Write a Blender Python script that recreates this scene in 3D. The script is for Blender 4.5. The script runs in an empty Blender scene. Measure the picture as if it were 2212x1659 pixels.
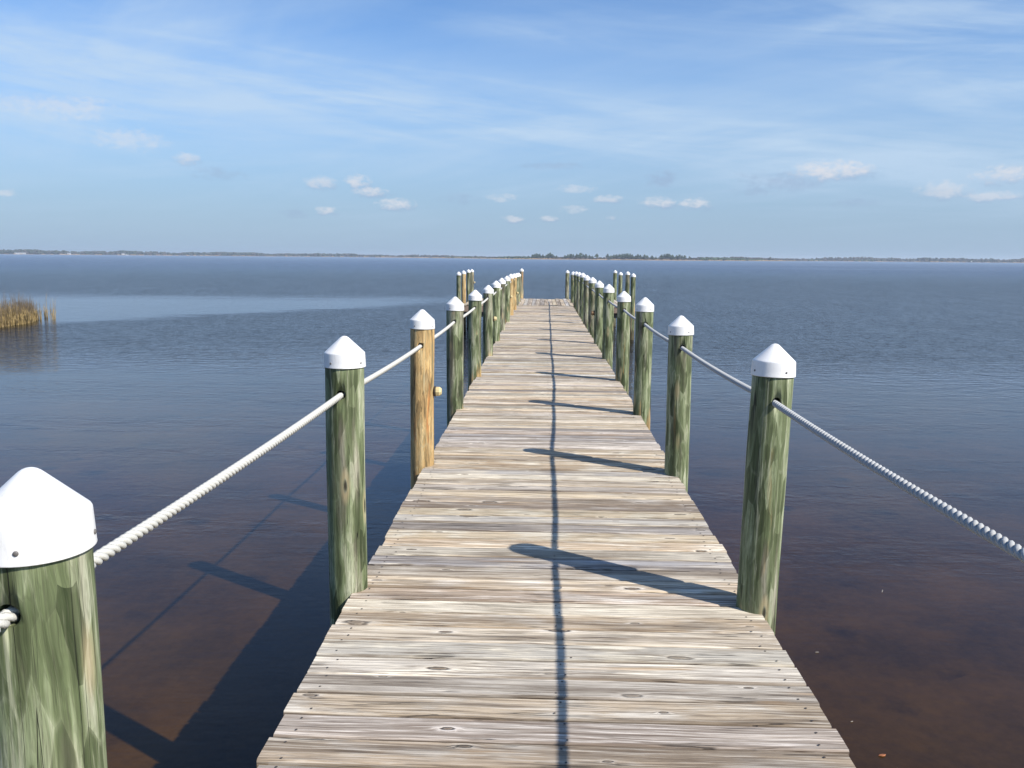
import bpy, bmesh, math, random
from mathutils import Vector, Matrix, noise as mnoise
R = math.radians
random.seed(11)
scene = bpy.context.scene
COL = scene.collection

# ------------------------------------------------------------------ camera
EYE = 1.58            # above the deck, which is z = 0
ROW_R = Vector((0.99934741, 0.01312, -0.03362))
cam_d = bpy.data.cameras.new("camera")
cam_d.sensor_width = 36.0
cam_d.lens = 1853.0 / 2212.0 * 36.0
cam_d.clip_start = 0.05
cam_d.clip_end = 20000.0
cam = bpy.data.objects.new("camera", cam_d)
COL.objects.link(cam)


def cam_axes():
    """viewing axes from the vanishing point of the pier and the horizon line"""
    f, cx, cy, yl, yr, vx = 1853.0, 1106.0, 829.5, 547.0, 565.5, 1173.0
    yv = yl + (yr - yl) * vx / 2212
    d = Vector((vx - cx, yv - cy, f)).normalized()
    n = Vector((-cx, yl - cy, f)).cross(Vector((2212 - cx, yr - cy, f))).normalized()
    if n.y < 0:
        n = -n
    x = n.cross(d)
    if x.x < 0:
        x = -x
    return x, d, -n          # world X, Y, Z seen in camera coordinates (x right, y down, z forward)


AX, AY, AZ = cam_axes()
right = Vector((AX.x, AY.x, AZ.x))
down = Vector((AX.y, AY.y, AZ.y))
fwd = Vector((AX.z, AY.z, AZ.z))
cam.matrix_world = Matrix(((right.x, -down.x, -fwd.x, 0), (right.y, -down.y, -fwd.y, 0),
                           (right.z, -down.z, -fwd.z, EYE), (0, 0, 0, 1)))
scene.camera = cam


def dir_of(x, y):
    """compass bearing (clockwise from +Y) and elevation of a sight line, used only to survey the place"""
    v = right * (x - 1106.0) + down * (y - 829.5) + fwd * 1853.0
    v.normalize()
    return math.atan2(v.x, v.y), math.asin(v.z)


# ------------------------------------------------------------------ node helpers
class NT:
    def __init__(self, tree):
        self.t = tree

    def n(self, typ, **kw):
        nd = self.t.nodes.new(typ)
        for k, v in kw.items():
            if k == 'inp':
                for kk, vv in v.items():
                    if hasattr(vv, 'is_output') or isinstance(vv, bpy.types.NodeSocket):
                        self.t.links.new(vv, nd.inputs[kk])
                    else:
                        nd.inputs[kk].default_value = vv
            else:
                setattr(nd, k, v)
        return nd

    def m(self, op, a, b=0.0, c=0.0, clamp=False):
        nd = self.t.nodes.new('ShaderNodeMath')
        nd.operation = op
        nd.use_clamp = clamp
        for i, v in enumerate((a, b, c)):
            if isinstance(v, bpy.types.NodeSocket):
                self.t.links.new(v, nd.inputs[i])
            else:
                nd.inputs[i].default_value = v
        return nd.outputs[0]

    def vec(self, x=0.0, y=0.0, z=0.0):
        nd = self.t.nodes.new('ShaderNodeCombineXYZ')
        for i, v in enumerate((x, y, z)):
            if isinstance(v, bpy.types.NodeSocket):
                self.t.links.new(v, nd.inputs[i])
            else:
                nd.inputs[i].default_value = v
        return nd.outputs[0]

    def vm(self, op, a, b=None):
        nd = self.t.nodes.new('ShaderNodeVectorMath')
        nd.operation = op
        for i, v in enumerate((a, b)):
            if v is None:
                continue
            if isinstance(v, bpy.types.NodeSocket):
                self.t.links.new(v, nd.inputs[i])
            else:
                nd.inputs[i].default_value = v
        return nd.outputs[0]

    def noise(self, vec, scale=1.0, detail=4.0, rough=0.55, dist=0.0):
        nd = self.n('ShaderNodeTexNoise', inp={'Vector': vec, 'Scale': scale, 'Detail': detail,
                                               'Roughness': rough, 'Distortion': dist})
        return nd.outputs['Fac']

    def ramp(self, fac, stops, interp='LINEAR'):
        nd = self.t.nodes.new('ShaderNodeValToRGB')
        cr = nd.color_ramp
        cr.interpolation = interp
        while len(cr.elements) < len(stops):
            cr.elements.new(0.5)
        for e, (p, c) in zip(cr.elements, stops):
            e.position = p
            e.color = (c[0], c[1], c[2], 1) if isinstance(c, (tuple, list)) else (c, c, c, 1)
        self.t.links.new(fac, nd.inputs[0])
        return nd.outputs[0]

    def mix(self, fac, a, b, mode='MIX'):
        nd = self.t.nodes.new('ShaderNodeMix')
        nd.data_type = 'RGBA'
        nd.blend_type = mode
        for i, v in ((0, fac), (6, a), (7, b)):
            if isinstance(v, bpy.types.NodeSocket):
                self.t.links.new(v, nd.inputs[i])
            elif i == 0:
                nd.inputs[0].default_value = v
            else:
                nd.inputs[i].default_value = (v[0], v[1], v[2], 1)
        return nd.outputs[2]

    def smooth(self, v, lo, hi):
        nd = self.t.nodes.new('ShaderNodeMapRange')
        nd.interpolation_type = 'SMOOTHSTEP'
        for k, x in (('Value', v), ('From Min', lo), ('From Max', hi)):
            if isinstance(x, bpy.types.NodeSocket):
                self.t.links.new(x, nd.inputs[k])
            else:
                nd.inputs[k].default_value = x
        return nd.outputs[0]

    def sep(self, v):
        nd = self.t.nodes.new('ShaderNodeSeparateXYZ')
        self.t.links.new(v, nd.inputs[0])
        return nd.outputs


# ------------------------------------------------------------------ sky
SUN_AZ, SUN_EL = R(123.4), R(40.8)
world = bpy.data.worlds.new("World")
scene.world = world
world.use_nodes = True
W = NT(world.node_tree)
bg = world.node_tree.nodes['Background']
sky = W.n('ShaderNodeTexSky', sky_type='NISHITA', sun_disc=False, sun_elevation=SUN_EL, sun_rotation=SUN_AZ,
          air_density=1.0, dust_density=0.6, ozone_density=2.2, altitude=0.0)
gen = W.n('ShaderNodeTexCoord').outputs['Generated']
dx, dy, dz = W.sep(W.vm('NORMALIZE', gen))
az = W.m('ARCTAN2', dx, dy)
el = W.m('ARCSINE', dz)
# high thin cirrus on a plane far above
zz = W.m('ADD', W.m('MAXIMUM', dz, 0.0), 0.07)
px = W.m('DIVIDE', dx, zz)
py = W.m('DIVIDE', dy, zz)
ca, sa = math.cos(R(38)), math.sin(R(38))
qx = W.m('ADD', W.m('MULTIPLY', px, ca), W.m('MULTIPLY', py, sa))
qy = W.m('SUBTRACT', W.m('MULTIPLY', py, ca), W.m('MULTIPLY', px, sa))
c1 = W.noise(W.vec(W.m('MULTIPLY', qx, 0.9), W.m('MULTIPLY', qy, 0.25), 3.3), 0.9, 7, 0.6, 0.35)
c2 = W.noise(W.vec(px, py, 7.7), 0.33, 3, 0.5, 0.4)
c3 = W.noise(W.vec(W.m('MULTIPLY', px, 0.35), W.m('MULTIPLY', py, 1.1), 1.7), 0.8, 6, 0.62, 0.6)
streak = W.smooth(c1, 0.42, 0.72)
streak2 = W.smooth(c3, 0.42, 0.74)
veil = W.smooth(c2, 0.32, 0.66)
cir = W.m('ADD', W.m('MULTIPLY', streak, W.m('ADD', W.m('MULTIPLY', veil, 0.55), 0.16)),
          W.m('MULTIPLY', streak2, W.m('ADD', W.m('MULTIPLY', veil, 0.45), 0.12)))
cir = W.m('ADD', cir, W.m('MULTIPLY', veil, 0.04))
# one old contrail, a straight line across the cirrus plane


def plane_pt(x, y):
    a, e = dir_of(x, y)
    z = max(math.sin(e), 0) + 0.07
    return math.sin(a) * math.cos(e) / z, math.cos(a) * math.cos(e) / z


A = Vector(plane_pt(300, 70)); B = Vector(plane_pt(1560, 253))
dA = (B - A).normalized()
off = W.m('SUBTRACT', W.m('MULTIPLY', W.m('SUBTRACT', px, A.x), dA.y), W.m('MULTIPLY', W.m('SUBTRACT', py, A.y), dA.x))
along = W.m('ADD', W.m('MULTIPLY', W.m('SUBTRACT', px, A.x), dA.x), W.m('MULTIPLY', W.m('SUBTRACT', py, A.y), dA.y))
wob = W.m('MULTIPLY', W.m('SUBTRACT', W.noise(W.vec(px, py, 0.0), 1.6, 4, 0.6), 0.5), 0.10)
trail = W.m('SUBTRACT', 1.0, W.smooth(W.m('ABSOLUTE', W.m('ADD', off, wob)), 0.004, 0.05))
trail = W.m('MULTIPLY', trail, W.smooth(along, -0.6, 0.3))
trail = W.m('MULTIPLY', trail, W.m('SUBTRACT', 1.0, W.smooth(along, (B - A).length - 0.6, (B - A).length + 0.3)))
trail = W.m('MULTIPLY', trail, W.smooth(W.noise(W.vec(px, py, 4.0), 1.2, 3), 0.3, 0.65))
cir = W.m('ADD', cir, W.m('MULTIPLY', trail, 0.11))
cir = W.m('MULTIPLY', cir, 0.75)
# broad drawn-out veils of cirrus, each with its own bearing, height and size, all combed by the same wind
wu = W.m('MULTIPLY', az, 2.4)
wv_ = W.m('ADD', el, W.m('MULTIPLY', az, 0.13))
cmb = W.noise(W.vec(wu, W.m('MULTIPLY', wv_, 24.0), 0.5), 1.0, 7, 0.62, 0.5)
cmb2 = W.noise(W.vec(W.m('MULTIPLY', az, 5.0), W.m('MULTIPLY', W.m('SUBTRACT', el, W.m('MULTIPLY', az, 0.06)), 30.0), 2.5), 1.0, 6, 0.6, 0.3)
comb = W.m('ADD', W.m('MULTIPLY', W.smooth(cmb, 0.36, 0.68), 0.9), W.m('MULTIPLY', W.smooth(cmb2, 0.42, 0.70), 0.45))
vl = None
for (x, y, w, h, s_) in ((120, 125, 420, 45, .30), (620, 200, 520, 50, .42), (1350, 300, 700, 75, .62), (1700, 50, 520, 50, .36), (2230, 130, 330, 170, .55),
                         (430, 65, 420, 26, .30), (60, 240, 260, 60, .45), (560, 280, 420, 40, .32), (1900, 370, 560, 45, .45), (1150, 70, 300, 22, .28), (-400, 200, 400, 120, .45), (2900, 180, 500, 120, .5)):
    a0, e0 = dir_of(x, y)
    da = W.m('MULTIPLY', W.m('SUBTRACT', az, a0), 1853.0 / w)
    de = W.m('MULTIPLY', W.m('ADD', W.m('SUBTRACT', el, e0), W.m('MULTIPLY', W.m('SUBTRACT', az, a0), 0.12)), 1853.0 / h)
    g_ = W.m('MULTIPLY', W.m('EXPONENT', W.m('MULTIPLY', W.m('ADD', W.m('MULTIPLY', da, da), W.m('MULTIPLY', de, de)), -1.0)), s_)
    vl = g_ if vl is None else W.m('ADD', vl, g_)
cir = W.m('ADD', cir, W.m('MULTIPLY', vl, W.m('ADD', 0.14, W.m('MULTIPLY', comb, 0.82))))
cir = W.m('MINIMUM', cir, 0.80)
cir = W.m('MULTIPLY', cir, W.smooth(el, 0.0, 0.12))
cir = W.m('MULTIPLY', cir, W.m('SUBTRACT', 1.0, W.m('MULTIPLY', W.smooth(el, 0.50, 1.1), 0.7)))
base = W.mix(1.0, sky.outputs[0], (0.73, 0.98, 1.28), 'MULTIPLY')
lowhaze = W.m('MULTIPLY', W.m('SUBTRACT', 1.0, W.smooth(el, 0.0, 0.24)), 0.85)
base = W.mix(lowhaze, base, (2.78, 3.85, 5.25))
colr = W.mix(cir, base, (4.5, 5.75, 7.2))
# low cumulus puffs: bearing, elevation, half sizes
puffs = [(140, 232, 95, 20, .50, 0), (60, 222, 70, 16, .35, 0), (280, 300, 62, 20, .45, 0), (405, 340, 22, 10, .6, 0), (470, 376, 48, 13, .5, 1),
         (690, 393, 32, 11, .6, 0), (773, 391, 27, 14, .85, 0), (797, 413, 34, 9, .85, 0), (857, 441, 35, 11, .85, 0),
         (705, 455, 20, 7, .8, 0), (995, 431, 42, 12, .5, 1), (1085, 427, 32, 9, .55, 0), (1245, 409, 35, 8, .5, 0), (1312, 430, 28, 7, .6, 0),
         (1430, 384, 30, 16, .8, 1), (1425, 436, 35, 10, .85, 0), (1500, 440, 33, 10, .85, 0), (1110, 473, 22, 6, .75, 0),
         (1182, 472, 22, 5, .65, 0), (1318, 470, 12, 5, .6, 0), (1235, 452, 30, 8, .5, 0), (1632, 413, 45, 9, .6, 1),
         (1700, 390, 88, 20, .65, 1), (1790, 367, 65, 17, .95, 0), (2035, 409, 42, 14, .6, 0), (2165, 377, 46, 14, .8, 0),
         (2140, 423, 38, 8, .6, 0), (1850, 439, 60, 7, .5, 1), (15, 415, 22, 7, .55, 0), (1205, 358, 70, 7, .55, 1), (640, 462, 30, 9, .5, 1)]
nz = W.noise(W.vec(W.m('MULTIPLY', az, 1.0), W.m('MULTIPLY', el, 2.0), 0.0), 34.0, 6, 0.62)
nzb = W.noise(W.vec(W.m('MULTIPLY', az, 1.0), W.m('MULTIPLY', el, 1.7), 3.0), 105.0, 6, 0.66)
nz2 = W.m('SUBTRACT', W.m('ADD', W.m('MULTIPLY', nz, 2.6), W.m('MULTIPLY', nzb, 3.0)), 3.15)
dens = {0: None, 1: None}
puffs += [(x + 0.2 * w, y + 0.85 * h, 1.15 * w, 0.8 * h, 0.75 * s, 1) for (x, y, w, h, s, k) in puffs if k == 0 and s > .55]
for (x, y, w, h, s, k) in puffs:
    a0, e0 = dir_of(x, y)
    da = W.m('MULTIPLY', W.m('SUBTRACT', az, a0), 1853.0 / w * 0.78)
    de = W.m('MULTIPLY', W.m('SUBTRACT', el, e0), 1853.0 / h * 0.78)
    r2 = W.m('ADD', W.m('MULTIPLY', da, da), W.m('MULTIPLY', de, de))
    v = W.m('MULTIPLY', W.smooth(W.m('ADD', W.m('SUBTRACT', 1.0, r2), nz2), -0.35, 1.1), s)
    # keep the noise from making cloud outside the puff
    v = W.m('MULTIPLY', v, W.m('SUBTRACT', 1.0, W.smooth(r2, 0.9, 2.6)))
    dens[k] = v if dens[k] is None else W.m('MAXIMUM', dens[k], v)
# the same kind of sparse low puffs all round the horizon, beyond the surveyed bearings
band = W.m('MULTIPLY', W.smooth(el, 0.03, 0.07), W.m('SUBTRACT', 1.0, W.smooth(el, 0.10, 0.17)))
allr = W.smooth(W.noise(W.vec(W.m('MULTIPLY', az, 1.0), W.m('MULTIPLY', el, 2.6), 5.0), 11.0, 6, 0.6), 0.60, 0.70)
allr = W.m('MULTIPLY', W.m('MULTIPLY', allr, band), W.smooth(W.m('ABSOLUTE', W.m('ADD', az, 0.03)), 0.56, 0.66))
dens[0] = W.m('MAXIMUM', dens[0], W.m('MULTIPLY', allr, 0.7))
colr = W.mix(W.m('MULTIPLY', dens[1], 0.75), colr, (2.7, 3.6, 5.2))
colr = W.mix(W.m('MULTIPLY', dens[0], 0.92), colr, (6.1, 6.25, 6.7))
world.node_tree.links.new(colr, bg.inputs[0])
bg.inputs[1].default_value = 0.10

# ------------------------------------------------------------------ sun and exposure
sd = bpy.data.lights.new("sun", 'SUN')
sd.energy = 5.0
sd.angle = R(0.53)
sd.color = (1.0, 0.945, 0.86)
sun = bpy.data.objects.new("sun", sd)
COL.objects.link(sun)
sv = Vector((math.sin(SUN_AZ) * math.cos(SUN_EL), math.cos(SUN_AZ) * math.cos(SUN_EL), math.sin(SUN_EL)))
sun.rotation_euler = sv.to_track_quat('Z', 'Y').to_euler()
scene.view_settings.view_transform = 'Standard'
scene.view_settings.look = 'None'
scene.view_settings.gamma = 1.0
scene.view_settings.use_curve_mapping = False
scene.view_settings.exposure = 0.3
scene.render.engine = 'CYCLES'
scene.cycles.max_bounces = 8
scene.cycles.transparent_max_bounces = 12
scene.cycles.volume_bounces = 1
scene.cycles.caustics_reflective = False
scene.cycles.caustics_refractive = False


# ------------------------------------------------------------------ object helpers
def tag(o, label=None, cat=None, group=None, kind=None):
    if label: o['label'] = label
    if cat: o['category'] = cat
    if group: o['group'] = group
    if kind: o['kind'] = kind
    return o


def empty(name, loc=(0, 0, 0)):
    o = bpy.data.objects.new(name, None)
    o.empty_display_size = 0.1
    o.location = loc
    COL.objects.link(o)
    return o


def link(name, me, parent=None, loc=(0, 0, 0), rot=(0, 0, 0), scl=(1, 1, 1)):
    o = bpy.data.objects.new(name, me)
    COL.objects.link(o)
    o.location = loc
    o.rotation_euler = rot
    o.scale = scl
    if parent: o.parent = parent
    return o


def mesh(name, verts, faces, mat=None, smooth=False):
    me = bpy.data.meshes.new(name)
    me.from_pydata(verts, [], faces)
    if mat: me.materials.append(mat)
    if smooth: me.polygons.foreach_set('use_smooth', [True] * len(me.polygons))
    me.update()
    return me


def box_geo(x0, x1, y0, y1, z0, z1, V, F):
    b = len(V)
    V += [(x0, y0, z0), (x1, y0, z0), (x1, y1, z0), (x0, y1, z0), (x0, y0, z1), (x1, y0, z1), (x1, y1, z1), (x0, y1, z1)]
    F += [tuple(b + i for i in f) for f in ((0, 3, 2, 1), (4, 5, 6, 7), (0, 1, 5, 4), (1, 2, 6, 5), (2, 3, 7, 6), (3, 0, 4, 7))]


def bevel_box(name, sx, sy, sz, mat, bev=0.004):
    bm = bmesh.new()
    bmesh.ops.create_cube(bm, size=1.0)
    bmesh.ops.scale(bm, vec=(sx, sy, sz), verts=bm.verts)
    bmesh.ops.bevel(bm, geom=bm.edges[:], offset=bev, segments=1, affect='EDGES')
    me = bpy.data.meshes.new(name)
    bm.to_mesh(me); bm.free()
    me.materials.append(mat)
    return me


def new_mat(name):
    m = bpy.data.materials.new(name)
    m.use_nodes = True
    n = NT(m.node_tree)
    return m, n, m.node_tree.nodes['Principled BSDF']


# ------------------------------------------------------------------ materials
def mat_plank():
    m, n, p = new_mat("weathered_plank_wood")
    tc = n.n('ShaderNodeTexCoord').outputs['Object']
    rnd = n.n('ShaderNodeObjectInfo').outputs['Random']
    r2 = n.m('FRACT', n.m('MULTIPLY', rnd, 37.73))
    r3 = n.m('FRACT', n.m('MULTIPLY', rnd, 91.17))
    x, y, z = n.sep(tc)
    ox = n.m('MULTIPLY', rnd, 53.0)
    oy = n.m('MULTIPLY', r2, 31.0)
    X = n.m('ADD', x, ox)
    Y = n.m('ADD', y, oy)
    # knots: sparse cells, grain bends round them
    kv = n.vec(n.m('MULTIPLY', X, 2.3), n.m('MULTIPLY', Y, 7.0), 0.0)
    vor = n.n('ShaderNodeTexVoronoi', voronoi_dimensions='2D', inp={'Vector': kv, 'Scale': 1.0, 'Randomness': 0.9})
    kd = vor.outputs['Distance']
    kcol = n.sep(vor.outputs['Color'])
    kon = n.m('MULTIPLY', n.m('GREATER_THAN', kcol[0], 0.56), n.m('ADD', 0.45, n.m('MULTIPLY', kcol[2], 0.55)))
    kd2 = n.noise(n.vec(n.m('MULTIPLY', X, 14), n.m('MULTIPLY', Y, 45), 0), 1.0, 3, 0.6)
    kdw = n.m('ADD', n.m('MULTIPLY', kd, n.m('ADD', 0.85, n.m('MULTIPLY', kcol[1], 2.2))), n.m('MULTIPLY', n.m('SUBTRACT', kd2, 0.5), 0.16))
    kcore = n.m('MULTIPLY', n.m('SUBTRACT', 1.0, n.smooth(kdw, 0.05, 0.105)), kon)
    khalo = n.m('MULTIPLY', n.m('SUBTRACT', 1.0, n.smooth(kdw, 0.08, 0.34)), kon)
    krim = n.m('MULTIPLY', n.m('MULTIPLY', n.smooth(kdw, 0.06, 0.10), n.m('SUBTRACT', 1.0, n.smooth(kdw, 0.10, 0.15))), kon)
    wp = n.m('MULTIPLY', n.m('SUBTRACT', n.noise(n.vec(n.m('MULTIPLY', X, 1.5), n.m('MULTIPLY', Y, 8), 2.0), 1.0, 2), 0.5), 0.035)
    Yw = n.m('ADD', n.m('ADD', Y, wp), n.m('MULTIPLY', khalo, 0.012))
    bands = n.noise(n.vec(n.m('MULTIPLY', X, 0.55), n.m('MULTIPLY', Yw, 13.0), 0.0), 1.0, 4, 0.55)
    grain = n.noise(n.vec(n.m('MULTIPLY', X, 2.6), n.m('MULTIPLY', Yw, 75.0), n.m('MULTIPLY', z, 75.0)), 1.0, 6, 0.62)
    fine = n.noise(n.vec(n.m('MULTIPLY', X, 5.0), n.m('MULTIPLY', Yw, 330.0), n.m('MULTIPLY', z, 200.0)), 1.0, 3, 0.6)
    patch = n.noise(n.vec(n.m('MULTIPLY', X, 2.6), n.m('MULTIPLY', Y, 9.0), 3.0), 1.0, 4, 0.6)
    # base tone of each board: silver grey, cream or tan
    tone = n.ramp(rnd, [(0.0, (0.45, 0.43, 0.405)), (0.30, (0.55, 0.475, 0.375)), (0.55, (0.44, 0.36, 0.275)),
                        (0.75, (0.60, 0.525, 0.41)), (0.9, (0.45, 0.45, 0.455)), (1.0, (0.50, 0.395, 0.27))])
    tone = n.mix(n.smooth(patch, 0.46, 0.66), tone, (0.66, 0.62, 0.55))
    cath = n.m('SINE', n.m('ADD', n.m('MULTIPLY', Yw, 210.0), n.m('MULTIPLY', n.noise(n.vec(n.m('MULTIPLY', X, 0.9), n.m('MULTIPLY', Y, 7.0), 14.0), 1.0, 2, 0.4), 30.0)))
    dark = n.mix(r3, (0.155, 0.115, 0.080), (0.175, 0.15, 0.125))
    bf = n.smooth(n.m('ADD', bands, n.m('MULTIPLY', n.m('SUBTRACT', r3, 0.5), 0.22)), 0.44, 0.62)
    c = n.mix(n.m('MULTIPLY', bf, 0.58), tone, dark)
    c = n.mix(n.m('MULTIPLY', n.smooth(grain, 0.50, 0.62), 0.52), c, (0.14, 0.105, 0.078))
    c = n.mix(n.m('MULTIPLY', n.smooth(grain, 0.46, 0.36), 0.55), c, (0.68, 0.64, 0.58))
    c = n.mix(n.m('MULTIPLY', n.smooth(fine, 0.48, 0.68), 0.45), c, (0.14, 0.115, 0.095))
    ln = n.noise(n.vec(n.m('MULTIPLY', X, 2.2), n.m('MULTIPLY', Yw, 150.0), 11.0), 1.0, 3, 0.55)
    c = n.mix(n.m('MULTIPLY', n.smooth(ln, 0.57, 0.62), n.m('MULTIPLY', n.smooth(patch, 0.35, 0.6), 0.62)), c, (0.11, 0.088, 0.07))
    c = n.mix(n.m('MULTIPLY', n.smooth(ln, 0.40, 0.36), 0.5), c, (0.68, 0.64, 0.575))
    # yellow-brown fresh wood here and there
    tan = n.smooth(n.noise(n.vec(n.m('MULTIPLY', X, 1.1), n.m('MULTIPLY', Y, 16.0), 9.0), 1.0, 3), 0.62, 0.74)
    c = n.mix(n.m('MULTIPLY', tan, 0.5), c, (0.42, 0.29, 0.165))
    c = n.mix(n.m('MULTIPLY', khalo, 0.75), c, (0.62, 0.58, 0.52))
    c = n.mix(n.m('MULTIPLY', kcore, 0.9), c, (0.15, 0.11, 0.075))
    c = n.mix(n.m('MULTIPLY', krim, 0.92), c, (0.05, 0.038, 0.03))
    c = n.mix(n.m('MULTIPLY', n.smooth(cath, 0.45, 0.98), n.m('MULTIPLY', n.smooth(patch, 0.42, 0.60), 0.30)), c, (0.20, 0.155, 0.115))
    # grime gathered along the seams
    ed = n.m('ADD', n.m('ABSOLUTE', y), n.m('MULTIPLY', n.m('SUBTRACT', bands, 0.5), 0.035))
    c = n.mix(n.m('MULTIPLY', n.smooth(ed, 0.058, 0.072), 0.45), c, (0.15, 0.115, 0.085))
    c = n.mix(1.0, c, (1.0, 0.985, 0.955), 'MULTIPLY')
    pl = n.m('ADD', 0.70, n.m('MULTIPLY', r2, 0.40))
    c = n.mix(1.0, c, n.vec(n.m('MULTIPLY', pl, 1.0), pl, n.m('MULTIPLY', pl, n.m('ADD', 0.95, n.m('MULTIPLY', r3, 0.09)))), 'MULTIPLY')
    c = n.n('ShaderNodeGamma', inp={'Color': c, 'Gamma': 1.30}).outputs[0]
    c = n.mix(1.0, c, (1.58, 1.575, 1.575), 'MULTIPLY')
    # splits along the grain
    sp = n.noise(n.vec(n.m('MULTIPLY', X, 0.9), n.m('MULTIPLY', Yw, 42.0), 6.0), 1.0, 2, 0.5)
    spl = n.m('MULTIPLY', n.m('SUBTRACT', 1.0, n.smooth(n.m('ABSOLUTE', n.m('SUBTRACT', sp, 0.5)), 0.004, 0.014)),
              n.smooth(n.noise(n.vec(n.m('MULTIPLY', X, 2.0), n.m('MULTIPLY', Y, 10.0), 8.0), 1.0, 2), 0.52, 0.60))
    c = n.mix(n.m('MULTIPLY', spl, 0.75), c, (0.05, 0.04, 0.033))
    n.t.links.new(c, p.inputs['Base Color'])
    p.inputs['Roughness'].default_value = 0.82
    p.inputs['Specular IOR Level'].default_value = 0.25
    hgt = n.m('ADD', n.m('MULTIPLY', grain, -0.6), n.m('MULTIPLY', fine, -0.35))
    hgt = n.m('SUBTRACT', hgt, n.m('ADD', n.m('MULTIPLY', spl, 1.2), n.m('MULTIPLY', krim, 0.8)))
    b = n.n('ShaderNodeBump', inp={'Height': hgt, 'Strength': 0.9, 'Distance': 0.005})
    n.t.links.new(b.outputs[0], p.inputs['Normal'])
    return m


def mat_beam(name="dark_beam_wood", c0=(0.10, 0.075, 0.055), c1=(0.24, 0.19, 0.15)):
    m, n, p = new_mat(name)
    tc = n.n('ShaderNodeTexCoord').outputs['Object']
    x, y, z = n.sep(tc)
    g = n.noise(n.vec(n.m('MULTIPLY', x, 3), n.m('MULTIPLY', y, 3), n.m('MULTIPLY', z, 40)), 1.0, 5, 0.6)
    n.t.links.new(n.ramp(g, [(0.3, c0), (0.7, c1)]), p.inputs['Base Color'])
    p.inputs['Roughness'].default_value = 0.85
    b = n.n('ShaderNodeBump', inp={'Height': g, 'Strength': 0.5, 'Distance': 0.003})
    n.t.links.new(b.outputs[0], p.inputs['Normal'])
    return m


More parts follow.
